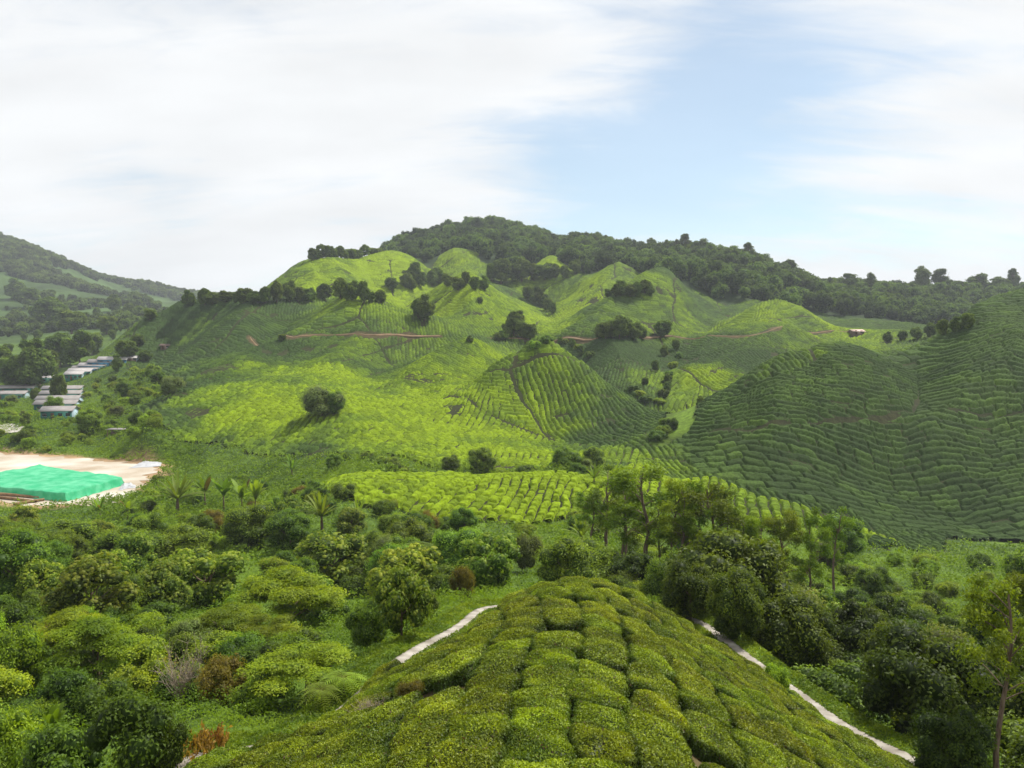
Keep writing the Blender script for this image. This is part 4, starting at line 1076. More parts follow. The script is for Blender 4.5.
for a, bpx, base, lb, wl, en, rf in [
    (40, 69, 420, 'teal shed nearest to the gravel patch, front of the near stack of sheds', W_TEAL, W_PALE, R_GREY), (34, 72, 412.5, 'second teal shed of the near stack counting from the front', W_TEAL, W_PALE, R_GREY),
    (36, 75, 407, 'third teal shed of the near stack counting from the front', W_TEAL, W_PALE, R_GREY), (40, 77, 401.5, 'fourth teal shed of the near stack counting from the front', W_TEAL, W_PALE, R_GREY), (42, 78, 396, 'fifth and hindmost teal shed of the near stack', W_TEAL, W_PALE, R_GREY),
    (-14, 22, 401.5, 'teal shed at the left edge, in front of its neighbour', W_TEAL, W_PALE, R_GREY), (-14, 30, 396.5, 'teal shed at the left edge, behind its neighbour', W_TEAL, W_PALE, R_GREY),
    (28, 52, 384.5, 'teal shed with pale roof among the dark trees', W_TEAL, W_TEAL, R_PALE), (38, 51, 380, 'small grey-roofed shed behind the one among the dark trees', W_TEAL, W_TEAL, R_GREY),
    (64, 80, 380.5, 'small teal shed with bright end wall, front of the far line', W_TEAL, W_PALE, R_PALE), (67, 88, 377.5, 'second shed of the far line from the front, teal', W_TEAL, W_PALE, R_PALE), (71, 95, 374.5, 'third shed of the far line from the front, blue', W_BLUE, W_PALE, R_GREY),
    (78, 103, 371.5, 'fourth shed of the far line from the front, blue', W_BLUE, W_PALE, R_PALE), (87, 112, 368.5, 'fifth shed of the far line from the front, bright blue', W_BLUE, W_PALE, R_GREY), (97, 124, 365.5, 'hindmost shed of the far line, blue with white roof', W_BLUE, W_PALE, R_PALE)]:
    shed('long_shed', a, bpx, base, lb, wl, en, rf, dep=6.2 if base > 380 else 7.0)
shed('brown_hut', 13, 34, 391, 'low hut with a dark brown roof in front of the tall trees', W_BROWN, W_BROWN, R_BROWN, 2.4, 8, 'hut', group=None, nwin=2)
shed('small_hut', 124, 135, 362, 'low white-roofed hut right of the far line of sheds', W_BROWN, W_PALE, R_PALE, 1.8, 5, 'hut', group=None, nwin=2)
shed('field_hut', 160, 169, 350.5, 'small brown hut alone on the tea slope left of the hill road', W_BROWN, W_BROWN, R_BROWN, 1.8, 4, 'hut', group=None, nwin=1)
shed('field_hut', 852, 864, 335.5, 'tiny hut with pale pinkish roof on the right-hand hill road', W_BROWN, W_BROWN, plain_mat('pink_roof', (0.52, 0.36, 0.31), (0.60, 0.45, 0.40), 1.0), 1.6, 4, 'hut', group=None, nwin=1)
def shelter(px0, px1, base, label):
    hx_ = hit((px0 + px1) / 2, base); Y_ = hx_[1]; x0, x1 = ray(px0, base)[0] * Y_, ray(px1, base)[0] * Y_; w_ = (x1 - x0) / 2
    e = link('open_shelter', None, category='shelter', label=label); e.location = ((x0 + x1) / 2, Y_ + 1.5, float(hx_[2]))
    for sx_ in (-1, 1):
        for sy_ in (-1, 1):
            g = Bag(); g.box(sx_ * (w_ - .3) - .07, sx_ * (w_ - .3) + .07, sy_ * 1.2 - .07, sy_ * 1.2 + .07, -0.8, 1.9); link('post', g.mesh('post', [M_TIMB]), e)
    g = Bag(); g.box(-w_, w_, -1.7, 1.7, 1.903, 2.05); link('roof', g.mesh('roof', [R_GREY]), e)
    g = Bag(); g.box(-w_ + .5, w_ - .5, 0.3, 1.0, -0.3, 1.2); link('back_wall', g.mesh('back_wall', [W_BROWN]), e)
    BUILT.append((x0 - 1, x1 + 1, Y_ - 1, Y_ + 4))
shelter(106, 124, 437, 'flat grey-roofed open shelter in the scrub behind the sandy yard')
shelter(77, 86, 427, 'small grey shelter between the near sheds and the yard')

# ------------------------------------------------------------------ plants placed where the photograph shows them
def at(px, py): 
    h_ = hit(px, py); return h_[0], h_[1], h_[1] / (CP)
def hero(kind, px, top, base, wpx, label, sink=0.12, zone=None):
    x, y, d = at(px, base)
    hgt = (base - top) * y / F * 1.03; wid = wpx * y / F
    return plant(kind, x, y, hgt, wid, sink, label=label, zone=zone)

hero('tufted_tree', 205, 538, 606, 92, 'broad tree with pale leaf rosettes left of the middle, below the banana plants')
hero('tufted_tree', 92, 553, 628, 98, 'broad dark tree with pale leaf tips standing below the green net')
hero('tufted_tree', 332, 528, 588, 88, 'broad tree with pale leaf rosettes in front of the spiky strap plant')
hero('tufted_tree', 402, 562, 640, 66, 'tall leafy tree with pale rosettes beside the upper end of the left path')
hero('tufted_tree', 490, 524, 594, 80, 'wide tree with yellowish leaf tips just behind the left shoulder of the mound')
hero('silver_shrub', 527, 526, 572, 34, 'grey-green shrub leaning on the wide tree behind the mound')
hero('tufted_tree', 312, 574, 626, 72, 'low tree with curling pale leaves between two taller rosette trees')
hero('feathery_tree', 306, 644, 706, 118, 'flat-topped bright green tree with dark shade under it, left of the mound')
hero('feathery_tree', 72, 608, 668, 84, 'flat-topped yellow-green tree near the left edge of the picture')
hero('feathery_tree', 226, 602, 650, 70, 'light green feathery tree behind the russet shrub')
hero('feathery_tree', 268, 612, 655, 60, 'small feathery tree between the russet shrub and the rosette trees')
hero('bare_shrub', 180, 646, 708, 52, 'grey leafless shrub of thin twigs above the dry bracken')
hero('russet_shrub', 224, 650, 706, 58, 'rust and olive shrub right of the leafless grey shrub')
hero('russet_shrub', 428, 508, 540, 26, 'small rust-brown shrub at the lower edge of the bright tea patch')
hero('russet_shrub', 462, 560, 606, 30, 'dull brown shrub at the foot of the wide tree behind the mound')
hero('russet_shrub', 213, 508, 538, 30, 'brownish shrub among the green scrub under the banana plants')
hero('silver_shrub', 388, 532, 584, 42, 'grey-green shrub beside the tree fern in the middle scrub')
hero('silver_shrub', 172, 373, 397, 26, 'round silvery shrub at the left end of the bright tea')
hero('tree_fern', 416, 540, 580, 56, 'pale green tree fern with spreading fronds in the middle scrub')
hero('tree_fern', 344, 652, 694, 62, 'tree fern with long fronds growing at the right of the flat-topped tree', 0.7)
hero('tree_fern', 322, 664, 706, 58, 'tree fern with drooping fronds in front of the flat-topped tree', 0.7)
hero('strap_plant', 322, 486, 532, 46, 'tall spiky strap-leaved plant with brown stem below the tea patch')
hero('strap_plant', 358, 496, 524, 34, 'squat spiky strap-leaved plant right of the tall one')
hero('strap_plant', 292, 453, 478, 26, 'spiky strap-leaved plant at the foot of the bright tea slope')
hero('strap_plant', 178, 470, 514, 52, 'dark spiky plant beside the right end of the sandy yard')
hero('strap_plant', 100, 494, 518, 34, 'low spiky plant in front of the right corner of the green net')
hero('strap_plant', 582, 508, 552, 42, 'dark spiky plant above the crest of the mound')
hero('strap_plant', 594, 462, 486, 26, 'dark spiky plant at the right end of the tea patch')
hero('strap_plant', 612, 460, 488, 36, 'spiky plant behind the tallest slim tree')
for px, top, base, w, lb in [(205, 474, 508, 36, 'banana plant nearest the sandy yard, left of the banana clump'), (224, 476, 512, 36, 'banana plant in the middle of the clump'), (242, 478, 514, 34, 'banana plant at the right of the clump'),
                             (256, 478, 518, 30, 'small banana plant right of the clump'), (128, 498, 520, 26, 'banana plant with short leaves between net and scrub'), (52, 700, 752, 44, 'banana plant in the grass near the lower left corner')]:
    hero('banana_plant', px, top, base, w, lb)
for px, top, base, w, lb in [(18, 520, 575, 64, 'dark round tree at the left edge below the green net'), (62, 516, 562, 78, 'dark rounded tree below the front corner of the green net'), (128, 522, 574, 84, 'wide dark tree below the right corner of the green net'),
                             (178, 520, 568, 70, 'dense green tree left of the rosette trees'), (250, 498, 548, 64, 'dense green tree just below the banana clump'), (290, 505, 552, 56, 'dense dark tree left of the tall spiky plant'), (424, 584, 622, 34, 'dark green tree tucked behind the tall rosette tree'),
                             (370, 590, 650, 52, 'dark tree between the low curling tree and the left path')]:
    hero('round_tree', px, top, base, w, lb)
hero('dead_fern', 196, 722, 752, 56, 'patch of dry orange bracken beside the lower left path')
hero('dead_fern', 212, 718, 742, 34, 'small patch of dry bracken behind the lower left path')
hero('bushy_shrub', 776, 660, 694, 32, 'small bright green shrub standing on the right path verge')
hero('silver_shrub', 322, 384, 417, 48, 'grey-green bushy tree on the open bright tea slope')
hero('round_tree', 334, 388, 416, 24, 'smaller bushy tree leaning on the grey-green one on the tea slope')
# the slim trees right of the middle
for px, top, base, w, lb in [(606, 468, 566, 60, 'slim tree leftmost of the airy trees behind the mound'), (645, 462, 588, 84, 'tallest slim tree with bare brown trunk behind the mound'), (682, 484, 600, 56, 'slim pale tree right of the tallest slim tree'),
                             (712, 478, 606, 74, 'slim tree with yellowish crown and dark trunk'), (738, 510, 612, 42, 'slim tree close right of the yellowish one'), (778, 508, 624, 50, 'slim tree with leaning trunk before the tea ridge'), (808, 512, 632, 46, 'slim tree with a forked pale trunk before the tea ridge'),
                             (834, 506, 606, 42, 'slim tree rightmost of those before the tea ridge'), (992, 570, 790, 92, 'tall slim tree with dark trunk near the right edge'), (1032, 560, 760, 80, 'slim tree cut by the right edge of the picture'), (660, 500, 590, 44, 'thin slim tree between two taller slim trees'), (625, 490, 575, 46, 'thin slim tree left of the tallest one'),
                             (622, 484, 582, 48, 'thin slim tree just left of the middle of the airy group'), (672, 480, 594, 46, 'slim tree half hidden behind the pale one'), (698, 484, 602, 46, 'thin slim tree left of the yellowish one'), (726, 494, 608, 44, 'short slim tree right of the yellowish one'), (588, 492, 562, 40, 'short slim tree farthest left beside the tea patch'), (762, 512, 618, 42, 'slim tree half hidden by the leaning one'), (757, 520, 606, 32, 'thin slim tree with sparse crown among the group')]:
    hero('slim_tree', px, top, base, w, lb)
# the dark trees along the right path
for kind, px, top, base, w, lb in [('shaded_tree', 634, 545, 600, 62, 'dark bushy tree just over the crest of the mound'), ('shaded_tree', 690, 552, 622, 64, 'dark bushy tree beside the top of the right path'), ('shaded_tree', 736, 560, 640, 66, 'dark dense tree by the upper right path'), ('silver_shrub', 788, 575, 658, 76, 'dull grey-green tree beside the right path'),
                                   ('shaded_tree', 846, 592, 690, 92, 'large dark tree overhanging the middle of the right path'), ('shaded_tree', 896, 610, 716, 84, 'large dark tree lower down the right path'), ('silver_shrub', 940, 620, 730, 92, 'large dull olive tree near the lower right path'), ('shaded_tree', 985, 640, 756, 96, 'dark dense tree above the lower right corner'),
                                   ('shaded_tree', 1050, 660, 790, 100, 'dark tree in the lower right corner'), ('shaded_tree', 760, 560, 630, 60, 'dark tree behind the dull grey-green one'), ('shaded_tree', 715, 540, 615, 60, 'dark tree under the yellowish slim tree'), ('tufted_tree', 820, 585, 660, 70, 'tree with pale rosettes behind the large dark tree by the path')]:
    hero(kind, px, top, base, w, lb)
for px, top, base, w, lb in [(868, 600, 676, 74, 'dark tree set back from the middle of the right path'), (912, 612, 690, 80, 'dark tree behind the olive tree of the right path'), (950, 690, 790, 90, 'dark tree standing at the lower end of the right path'), (768, 590, 655, 58, 'dark tree just right of the upper bend of the right path')]:
    hero('shaded_tree', px, top, base, w, lb)
# trees in the lower left corner
for kind, px, top, base, w, lb in [('dark_shrub', 130, 690, 770, 90, 'large dark shrub at the bottom left below the leafless shrub'), ('dark_shrub', 60, 720, 800, 90, 'dark shrub at the bottom edge near the left corner'), ('bushy_shrub', 20, 620, 690, 60, 'leafy shrub at the left edge beside the flat-topped tree'),
                                   ('dark_shrub', 100, 670, 720, 60, 'dark shrub left of the leafless grey shrub'), ('bushy_shrub', 10, 700, 770, 70, 'leafy shrub in the lower left corner'), ('dark_shrub', 165, 705, 765, 50, 'dark shrub just left of the dry bracken')]:
    hero(kind, px, top, base, w, lb)

# row of round trees along the ridge, left of the summit
row = [(188, 288, 307), (205, 287, 306), (213, 290, 305), (226, 287, 303), (244, 287, 304), (254, 288, 304), (266, 284, 304), (277, 282, 303), (289, 280, 302), (298, 283, 301), (306, 288, 302), (325, 282, 301), (340, 278, 300), (352, 280, 302), (364, 278, 303)]
for i, (px, top, base) in enumerate(row):
    hero('hill_tree', px, top + random.uniform(-1, 3), base, random.uniform(14, 21), '%s from the left in the row of round dark trees on the left ridge' % ORD[i])
# single trees and clumps on the hillsides
spots = [(425,294,320,24,'dark tree on the bright spur left of the middle'),(418,298,318,15,'smaller dark tree left of the one on the bright spur'),(437,268,284,17,'tree under the small bright knoll below the summit'),(458,276,291,15,'round tree right of the one under the small knoll'),(474,275,290,12,'small tree in the gap below the summit forest'),(484,275,290,12,'small tree beside the two big round trees'),
         (501,259,284,24,'big round dark tree below the summit forest, left one'),(522,259,282,22,'big round dark tree below the summit forest, right one'),(545,262,280,24,'broad tree in front of the pale knoll under the forest'),(528,284,300,13,'tree at the top of the wooded gully'),(541,288,306,14,'tree in the middle of the wooded gully'),(548,298,312,12,'tree at the bottom of the wooded gully'),
         (514,312,336,18,'leftmost tree of the clump by the dirt road'),(522,318,338,18,'middle tree of the clump by the dirt road'),(530,322,340,16,'rightmost tree of the clump by the dirt road'),(502,330,340,16,'low tree at the left foot of the road clump'),
         (606,322,340,18,'leftmost of the three trees above the road right of the middle'),(619,316,340,20,'middle of the three trees above the road right of the middle'),(634,321,340,18,'rightmost of the three trees above the road'),(663,318,338,19,'lone round dark tree on the right hillside'),
         (621,280,296,17,'dark tree in the upper right gully'),(630,284,298,14,'second dark tree in the upper right gully'),(645,280,294,16,'dark tree beside the pale spur below the forest'),(575,259,273,14,'tree at the edge of the summit forest'),
         (392,276,290,15,'dark tree in the fold left of the bright spur'),(406,270,288,14,'tree in the fold below the left hill'),(415,262,282,14,'upper tree in the fold below the left hill'),(380,290,304,14,'dark tree at the end of the ridge row'),
         (480,296,303,7,'tiny tree on the bright upper slope'),(282,333,341,9,'small dark tree by the left end of the dirt road'),
         (15,278,300,22,'dark tree on the far left hillside'),(28,288,308,26,'dark tree below the one on the far left hillside'),(50,298,328,34,'large dark tree on the left hillside'),(72,308,334,30,'large dark tree right of the largest on the left hillside'),(107,314,334,20,'tree in the left valley above the far roofs'),
         (114,294,312,15,'tree in the pass on the left'),(129,303,316,12,'first of the trees in line in the left pass'),(139,306,318,12,'middle of the trees in line in the left pass'),(150,308,320,14,'last of the trees in line in the left pass'),
         (128,338,360,24,'dense tree behind the far end of the long sheds'),(117,354,372,11,'small dark tree in front of the far sheds'),(145,350,362,14,'low tree right of the far sheds'),(138,334,346,14,'tree above the far sheds')]
for px, top, base, w, lb in spots: hero('hill_tree', px, top, base, w * 1.12, lb)
big = [(-8,340,384,46,'tree at the left edge behind the sheds'),(14,352,392,36,'dark tree leftmost in view behind the sheds'),(34,338,390,44,'tall dark tree behind the brown roof'),(50,350,380,26,'dark tree behind the small grey roofs'),(60,334,367,38,'tall dark tree in the middle of the shed grove'),(80,328,363,34,'tall dark tree at the right of the shed grove'),(92,330,355,26,'dark tree rightmost in the shed grove'),
       (59,374,402,19,'narrow dark tree between the two groups of sheds'),(70,350,365,20,'lower dark tree behind the blue sheds'),(36,388,402,12,'small tree in front of the brown roof'),(26,412,426,13,'bushy tree left of the nearest shed')]
for px, top, base, w, lb in big: hero('hill_tree', px, top, base, w, lb)
for px, top, base, w, i in [(968,311,329,15,0),(956,316,333,16,1),(943,319,336,15,2),(930,323,338,14,3),(916,326,340,14,4),(902,329,341,12,5),(888,331,342,12,6)]:
    hero('hill_tree', px, top, base, w, '%s from the right in the dark hedge of trees beside the right hill crest' % ORD[i])
extra = [(432,270,286,12),(447,272,288,12),(421,272,288,13),(411,278,290,12),(466,270,284,10),(492,263,282,14),(512,262,281,16),(534,264,281,14),(555,264,278,12),(565,264,278,11),(536,284,298,11),(545,294,308,11),(552,302,314,10),(534,292,304,9),(508,318,337,13),(519,310,331,14),(526,326,340,12),(497,333,341,10),
         (600,324,339,13),(612,318,338,14),(627,318,338,14),(642,325,339,11),(616,284,297,11),(637,282,297,11),(650,284,296,10),(608,288,298,9),(371,290,304,10),(346,284,302,10),(312,288,302,10),(236,292,303,8),
         (676,338,350,9),(664,345,358,9),(655,360,372,9),(668,372,384,9),(580,345,356,8),(572,338,347,8),(645,376,386,8),(700,395,404,8),(470,335,343,8),(560,336,345,7)]
gully = [(664, 436), (672, 430), (656, 440), (668, 425), (660, 404), (664, 398), (668, 391), (666, 384), (670, 377), (648, 402), (640, 396), (632, 391), (674, 369), (678, 360), (661, 434), (590, 358), (578, 350), (566, 344), (548, 344), (536, 348)]
for i, (px, base) in enumerate(sorted(gully)):
    Yg = at(px, base)[1]
    hero('dark_shrub' if i % 3 else 'bushy_shrub', px + random.uniform(-2, 2), base - random.uniform(1.8, 3.4) * F / Yg, base, random.uniform(3.0, 5.0) * F / Yg, 'gully shrub between the central knolls, %s from the left in the gullies' % ORD[i])
extra.sort()
for i, (px, top, base, w) in enumerate(extra):
    hero('hill_tree', px, top, base, w * 1.1, 'small dark hillside tree, %s from the left of the smaller ones across the slopes' % ORD[i])
# skyline
sky_t = [(651,240,258,9),(685,245,262,14),(703,252,268,10),(722,252,270,12),(741,253,272,16),(748,254,274,12),(766,262,280,13),(790,268,288,12),(803,274,292,11),(848,283,300,14),(868,284,300,12),(895,284,302,14),(921,279,302,13),(940,283,302,12),(957,283,302,13),(977,285,303,14),(998,285,304,14),(1012,286,305,12),
         (313,252,266,8),(321,249,266,9),(330,247,263,10),(340,248,262,10),(350,247,261,10),(358,248,262,10),(372,243,256,10),(384,240,253,11),(317,254,266,7),(326,250,265,8),(335,250,262,7),(345,251,262,8),(355,250,261,8),(365,247,259,9),(378,243,256,9)]
sky_t = sorted(t for t in sky_t if t[0] > 600) + sorted(t for t in sky_t if t[0] <= 600)
for i, (px, top, base, w) in enumerate(sky_t):
    Yf = float(np.interp(px, [300, 345, 400, 651, 700, 764, 800, 850, 920, 1015], [512, 535, 640, 700, 655, 622, 605, 645, 682, 722]))
    a, b_ = ray(px, base); x, y = a * Yf, Yf
    lb = ('tall tree on the right-hand forest skyline, %s from the left' % ORD[i]) if px > 600 else ('tree on the crest of the left bright hill, %s from the left' % ORD[i - 18])
    plant('airy_tree' if px > 600 else 'hill_tree', x, y, (base - top) * Yf / F * (1.25 if px > 600 else 0.85) * random.uniform(0.65, 1.25), w * Yf / F * random.uniform(1.1, 1.9), 0.2, label=lb)

more = []
for j in range(46):
    px = 640 + j * 8.4 + random.uniform(-3, 3)
    if min(abs(px - q[0]) for q in sky_t) > 4: more.append(px)
for j, px in enumerate(more):
    base = float(np.interp(px, [640, 700, 764, 800, 850, 920, 1020], [254, 260, 275, 288, 299, 299, 301])); Yf = float(np.interp(px, [640, 700, 764, 800, 850, 920, 1015], [705, 655, 622, 605, 645, 682, 722]))
    a, b_ = ray(px, base)
    plant('hill_tree' if j % 3 else 'airy_tree', a * Yf, Yf, random.uniform(8, 15) if j % 3 else random.uniform(11, 16), random.uniform(5, 9), 0.2, label='lower tree of the right-hand forest skyline, %s from the left' % ORD[j])
x, y = HOLE[0], HOLE[1]
plant('bare_shrub', x, y, 0.75, 0.9, 0.05, label='withered brown tea bush in the gap at the front left of the mound')['category'] = 'tea bush'
plant('russet_shrub', x + 0.95, y + 0.45, 0.7, 0.8, 0.1, label='rust-brown dying tea bush beside the withered one on the mound')['category'] = 'tea bush'
# ------------------------------------------------------------------ scattered scrub, plant by plant
placed = [(p[0].location.x, p[0].location.y, p[0].scale[0] * KINDS[p[1]][2]) for p in PLANTS]
def free(x, y, rad, f=0.55):
    for a, b_, r_ in placed:
        if (x - a) ** 2 + (y - b_) ** 2 < (f * (r_ + rad)) ** 2: return False
    return True
def clear_ok(x, y, rad):
    X_, Y_ = np.array([x]), np.array([y])
    if in_poly(X_, Y_, YARD)[0]: return False
    d, _ = seg_dist(X_, Y_, np.vstack([YARD, YARD[:1]]))
    if d[0] < rad * 0.9 + 0.5: return False
    if y < 50:
        d, _ = seg_dist(X_, Y_, PATH)
        if d[0] < rad * 0.8 + 0.8 or in_poly(X_, Y_, MOUND)[0]: return False
    for bx0, bx1, by0, by1 in BUILT:
        if bx0 - rad < x < bx1 + rad and by0 - 16 - rad < y < by1 + rad: return False
    return True
def shadow_free(px, py): return True
scat = []
def scatter(n, px0, px1, y0, y1, kinds, wts, hs=(0.75, 1.25), zone=None, f=0.45, tries=60):
    c_ = 0
    for _ in range(n * tries):
        if c_ >= n: break
        px = random.uniform(px0, px1); Y_ = math.exp(random.uniform(math.log(y0), math.log(y1)))
        x = ray(px, 500)[0] * Y_
        if int(land_class(np.array([x]), np.array([Y_]))[0]) != 0: continue
        kd = random.choices(kinds, wts)[0]; R_ = KINDS[kd][2]; s_ = random.uniform(*hs)
        if not clear_ok(x, Y_, R_ * s_) or not free(x, Y_, R_ * s_, f): continue
        plant(kd, x, Y_, KINDS[kd][1] * s_, None, 0.15, zone=zone); placed.append((x, Y_, R_ * s_)); c_ += 1
    return c_
SH = ['bushy_shrub', 'dark_shrub', 'silver_shrub', 'round_tree', 'tufted_tree', 'feathery_tree', 'russet_shrub']
n1 = scatter(52, -60, 300, 30, 62, SH, [6, 5.5, .6, 0.4, 0, 0.7, .15], (0.6, 1.0), 'left of the mound')
n2_ = scatter(52, -80, 200, 60, 120, SH, [4, 6, .8, 4, 2.2, .5, .15], (0.65, 1.1), 'below the sandy yard') + scatter(53, 200, 470, 60, 120, SH, [4, 6, .8, 4, 2.2, .5, .15], (0.65, 1.1), 'below the banana clump')
n3_ = scatter(38, 120, 380, 112, 178, ['bushy_shrub', 'dark_shrub', 'silver_shrub', 'round_tree', 'russet_shrub'], [5, 6, 1.2, 1.6, .2], (0.6, 1.1), 'by the bright slope foot') + scatter(40, 380, 640, 108, 178, ['bushy_shrub', 'dark_shrub', 'silver_shrub', 'round_tree'], [5, 6, .8, 1.2], (0.6, 1.1), 'around the tea patch')
n4_ = scatter(60, -60, 60, 205, 330, ['bushy_shrub', 'dark_shrub', 'round_tree', 'silver_shrub'], [7, 5, 1.0, .5], (0.8, 1.5), 'near the long sheds', f=0.45) + scatter(70, 60, 175, 205, 380, ['bushy_shrub', 'dark_shrub', 'round_tree', 'silver_shrub'], [10, 4, .6, .5], (0.8, 1.5), 'between sheds and bright tea', f=0.45)
n3_ += scatter(18, 500, 640, 70, 108, ['bushy_shrub', 'dark_shrub', 'round_tree'], [6, 4, 1], (0.6, 1.0), 'just behind the mound crest')
n5_ = scatter(66, 690, 1100, 24, 60, ['bushy_shrub', 'dark_shrub', 'shaded_tree', 'tufted_tree', 'silver_shrub'], [4, 6, 3.5, .4, .4], (0.7, 1.15), 'right of the right path')
n6_ = scatter(52, 560, 800, 58, 92, ['bushy_shrub', 'dark_shrub', 'round_tree', 'tufted_tree'], [6, 5, 1.6, .6], (0.7, 1.1), 'before the tea ridge') + scatter(60, 800, 1080, 56, 106, ['bushy_shrub', 'dark_shrub', 'round_tree', 'tufted_tree', 'silver_shrub'], [8, 4, 1.2, .5, .3], (0.7, 1.1), 'in the right valley')
n7_ = scatter(30, -40, 190, 420, 1000, ['hill_tree'], [1], (0.6, 1.1), 'on the far left slopes', f=0.5)
print('scattered', n1, n2_, n3_, n4_, n5_, n6_, n7_)

# labels of the scattered plants: their look, where they grow, their place from the left among their like
LOOK = {'bushy_shrub': 'light green leafy shrub', 'dark_shrub': 'dark green leafy shrub', 'silver_shrub': 'grey-green shrub', 'round_tree': 'dense round-crowned tree', 'tufted_tree': 'tree with pale leaf rosettes', 'feathery_tree': 'feathery light green tree', 'russet_shrub': 'rust-tinged shrub', 'hill_tree': 'dark round tree', 'shaded_tree': 'dense dark green tree'}
byz = {}
for p in PLANTS:
    if p[4]: byz.setdefault((p[1], p[4]), []).append(p)
for (kd, zn), ps in byz.items():
    ps.sort(key=lambda p: p[2])
    for i, p in enumerate(ps):
        p[0]['group'] = LOOK[kd] + 's ' + zn
        p[0]['label'] = '%s, %s from the left of those %s' % (LOOK[kd], ORD[i], zn) if len(ps) > 1 else '%s, the only one %s' % (LOOK[kd], zn)

# ------------------------------------------------------------------ forest and ground cover that nobody could count
def merge_copies(mesh, pts, rot, sc_, name, mat, tone):
    n = len(mesh.vertices); co = np.zeros(n * 3, np.float32); mesh.vertices.foreach_get('co', co); co = co.reshape(-1, 3)
    cl = np.zeros(n * 4, np.float32); mesh.attributes['Col'].data.foreach_get('color', cl); cl = cl.reshape(-1, 4)[:, :3]
    c, s = np.cos(rot)[:, None], np.sin(rot)[:, None]
    X_ = (co[None, :, 0] * c - co[None, :, 1] * s) * sc_[:, :1] + pts[:, :1]
    Y_ = (co[None, :, 0] * s + co[None, :, 1] * c) * sc_[:, :1] + pts[:, 1:2]
    Z_ = co[None, :, 2] * sc_[:, 1:2] + pts[:, 2:3]
    V_ = np.stack([X_, Y_, Z_], -1).reshape(-1, 3)
    npol = len(mesh.polygons); st = np.zeros(npol, np.int32); tot = np.zeros(npol, np.int32); mesh.polygons.foreach_get('loop_start', st); mesh.polygons.foreach_get('loop_total', tot)
    li = np.zeros(len(mesh.loops), np.int32); mesh.loops.foreach_get('vertex_index', li)
    out_ = []
    for k in (4, 3):
        m = tot == k
        if not m.any(): continue
        f = li[st[m][:, None] + np.arange(k)]
        out_.append((f[None] + (np.arange(len(pts)) * n)[:, None, None]).reshape(-1, k))
    return V_, out_, (cl[None] * tone[:, None, None]).reshape(-1, 3)

def far_tree_mesh(seed, h=8.5, R=3.6):
    r = np.random.default_rng(seed); b = Bag()
    crown_bag(b, blob_cloud(r, 11, R, 1.6, h, 1.5, 1.0), r, 3.2, 0.9, 0.65, C(0.020,0.040,0.014), C(0.056,0.088,0.026), core=0.86, cn=7, spread=0.7)
    return b.mesh('far_tree', [M_FAR])
FT = [far_tree_mesh(500 + i) for i in range(4)]
def mass(name, label, pts, smin, smax, cat):
    V_, Q_, T_, C_ = [], [], [], []; off = 0
    pts = np.array(pts); grp = rng.integers(0, 4, len(pts))
    for k in range(4):
        p = pts[grp == k]
        s = rng.uniform(smin, smax, len(p)); scl = np.c_[s * rng.uniform(0.85, 1.2, len(p)), s]
        p = p.copy(); p[:, 2] -= 1.5 * s
        V1, fs, c1 = merge_copies(FT[k], p, rng.uniform(0, 6.28, len(p)), scl, name, M_FAR, rng.uniform(0.5, 1.6, len(p)))
        V_.append(V1); C_.append(c1)
        for f in fs: (Q_ if f.shape[1] == 4 else T_).append(f + off)
        off += len(V1)
    me = np_mesh(name, np.concatenate(V_), [np.concatenate(Q_), np.concatenate(T_)], np.concatenate(C_), [M_FAR])
    link(name, me, kind='stuff', label=label, category=cat)
    print(name, len(pts), len(me.polygons))
pts = []
step = 8.6
for gy_ in np.arange(450, 960, step):
    for gx_ in np.arange(-240, 760, step):
        x = gx_ + random.uniform(-.5, .5) * step; y = gy_ + random.uniform(-.5, .5) * step
        if abs(x / y) < 0.75: pts.append((x, y))
pts = np.array(pts); k_ = is_forest(pts[:, 0], pts[:, 1]); pts = pts[k_]
pz = ground(pts[:, 0], pts[:, 1])
# leave out what lies well behind the skyline
ys_ = np.linspace(0.3, 0.985, 60)
hid = np.zeros(len(pts), bool)
for t in ys_:
    hid |= (ground(pts[:, 0] * t, pts[:, 1] * t) > (pz + 16) * t)
pts = np.c_[pts, pz][~hid]
mass('forest_canopy', 'dark forest covering the summit and the right-hand ridge', pts, 0.6, 1.75, 'forest')
pts = []
for _ in range(6500):
    Y_ = random.uniform(1000, 1900); a = random.uniform(-0.80, -0.33); x = a * Y_
    n_ = fbm(x / 150, Y_ / 150, 77, 3)
    z_ = float(ground(x, Y_))
    if n_ + (z_ - 78) / 90 > 0.05 or (Y_ > 1480): pts.append((x, Y_, z_))
mass('mountain_forest', 'hazy forest along the crest of the far left mountain', pts, 1.0, 1.7, 'forest')
pts = []
for _ in range(1500):
    Y_ = random.uniform(560, 1050); a = random.uniform(-0.75, -0.36); x = a * Y_
    if fbm(x / 70, Y_ / 90, 78, 3) > 0.15: pts.append((x, Y_, float(ground(x, Y_))))
mass('hillside_woods', 'scattered dark woods on the slopes below the far left mountain', pts, 0.7, 1.3, 'woods')

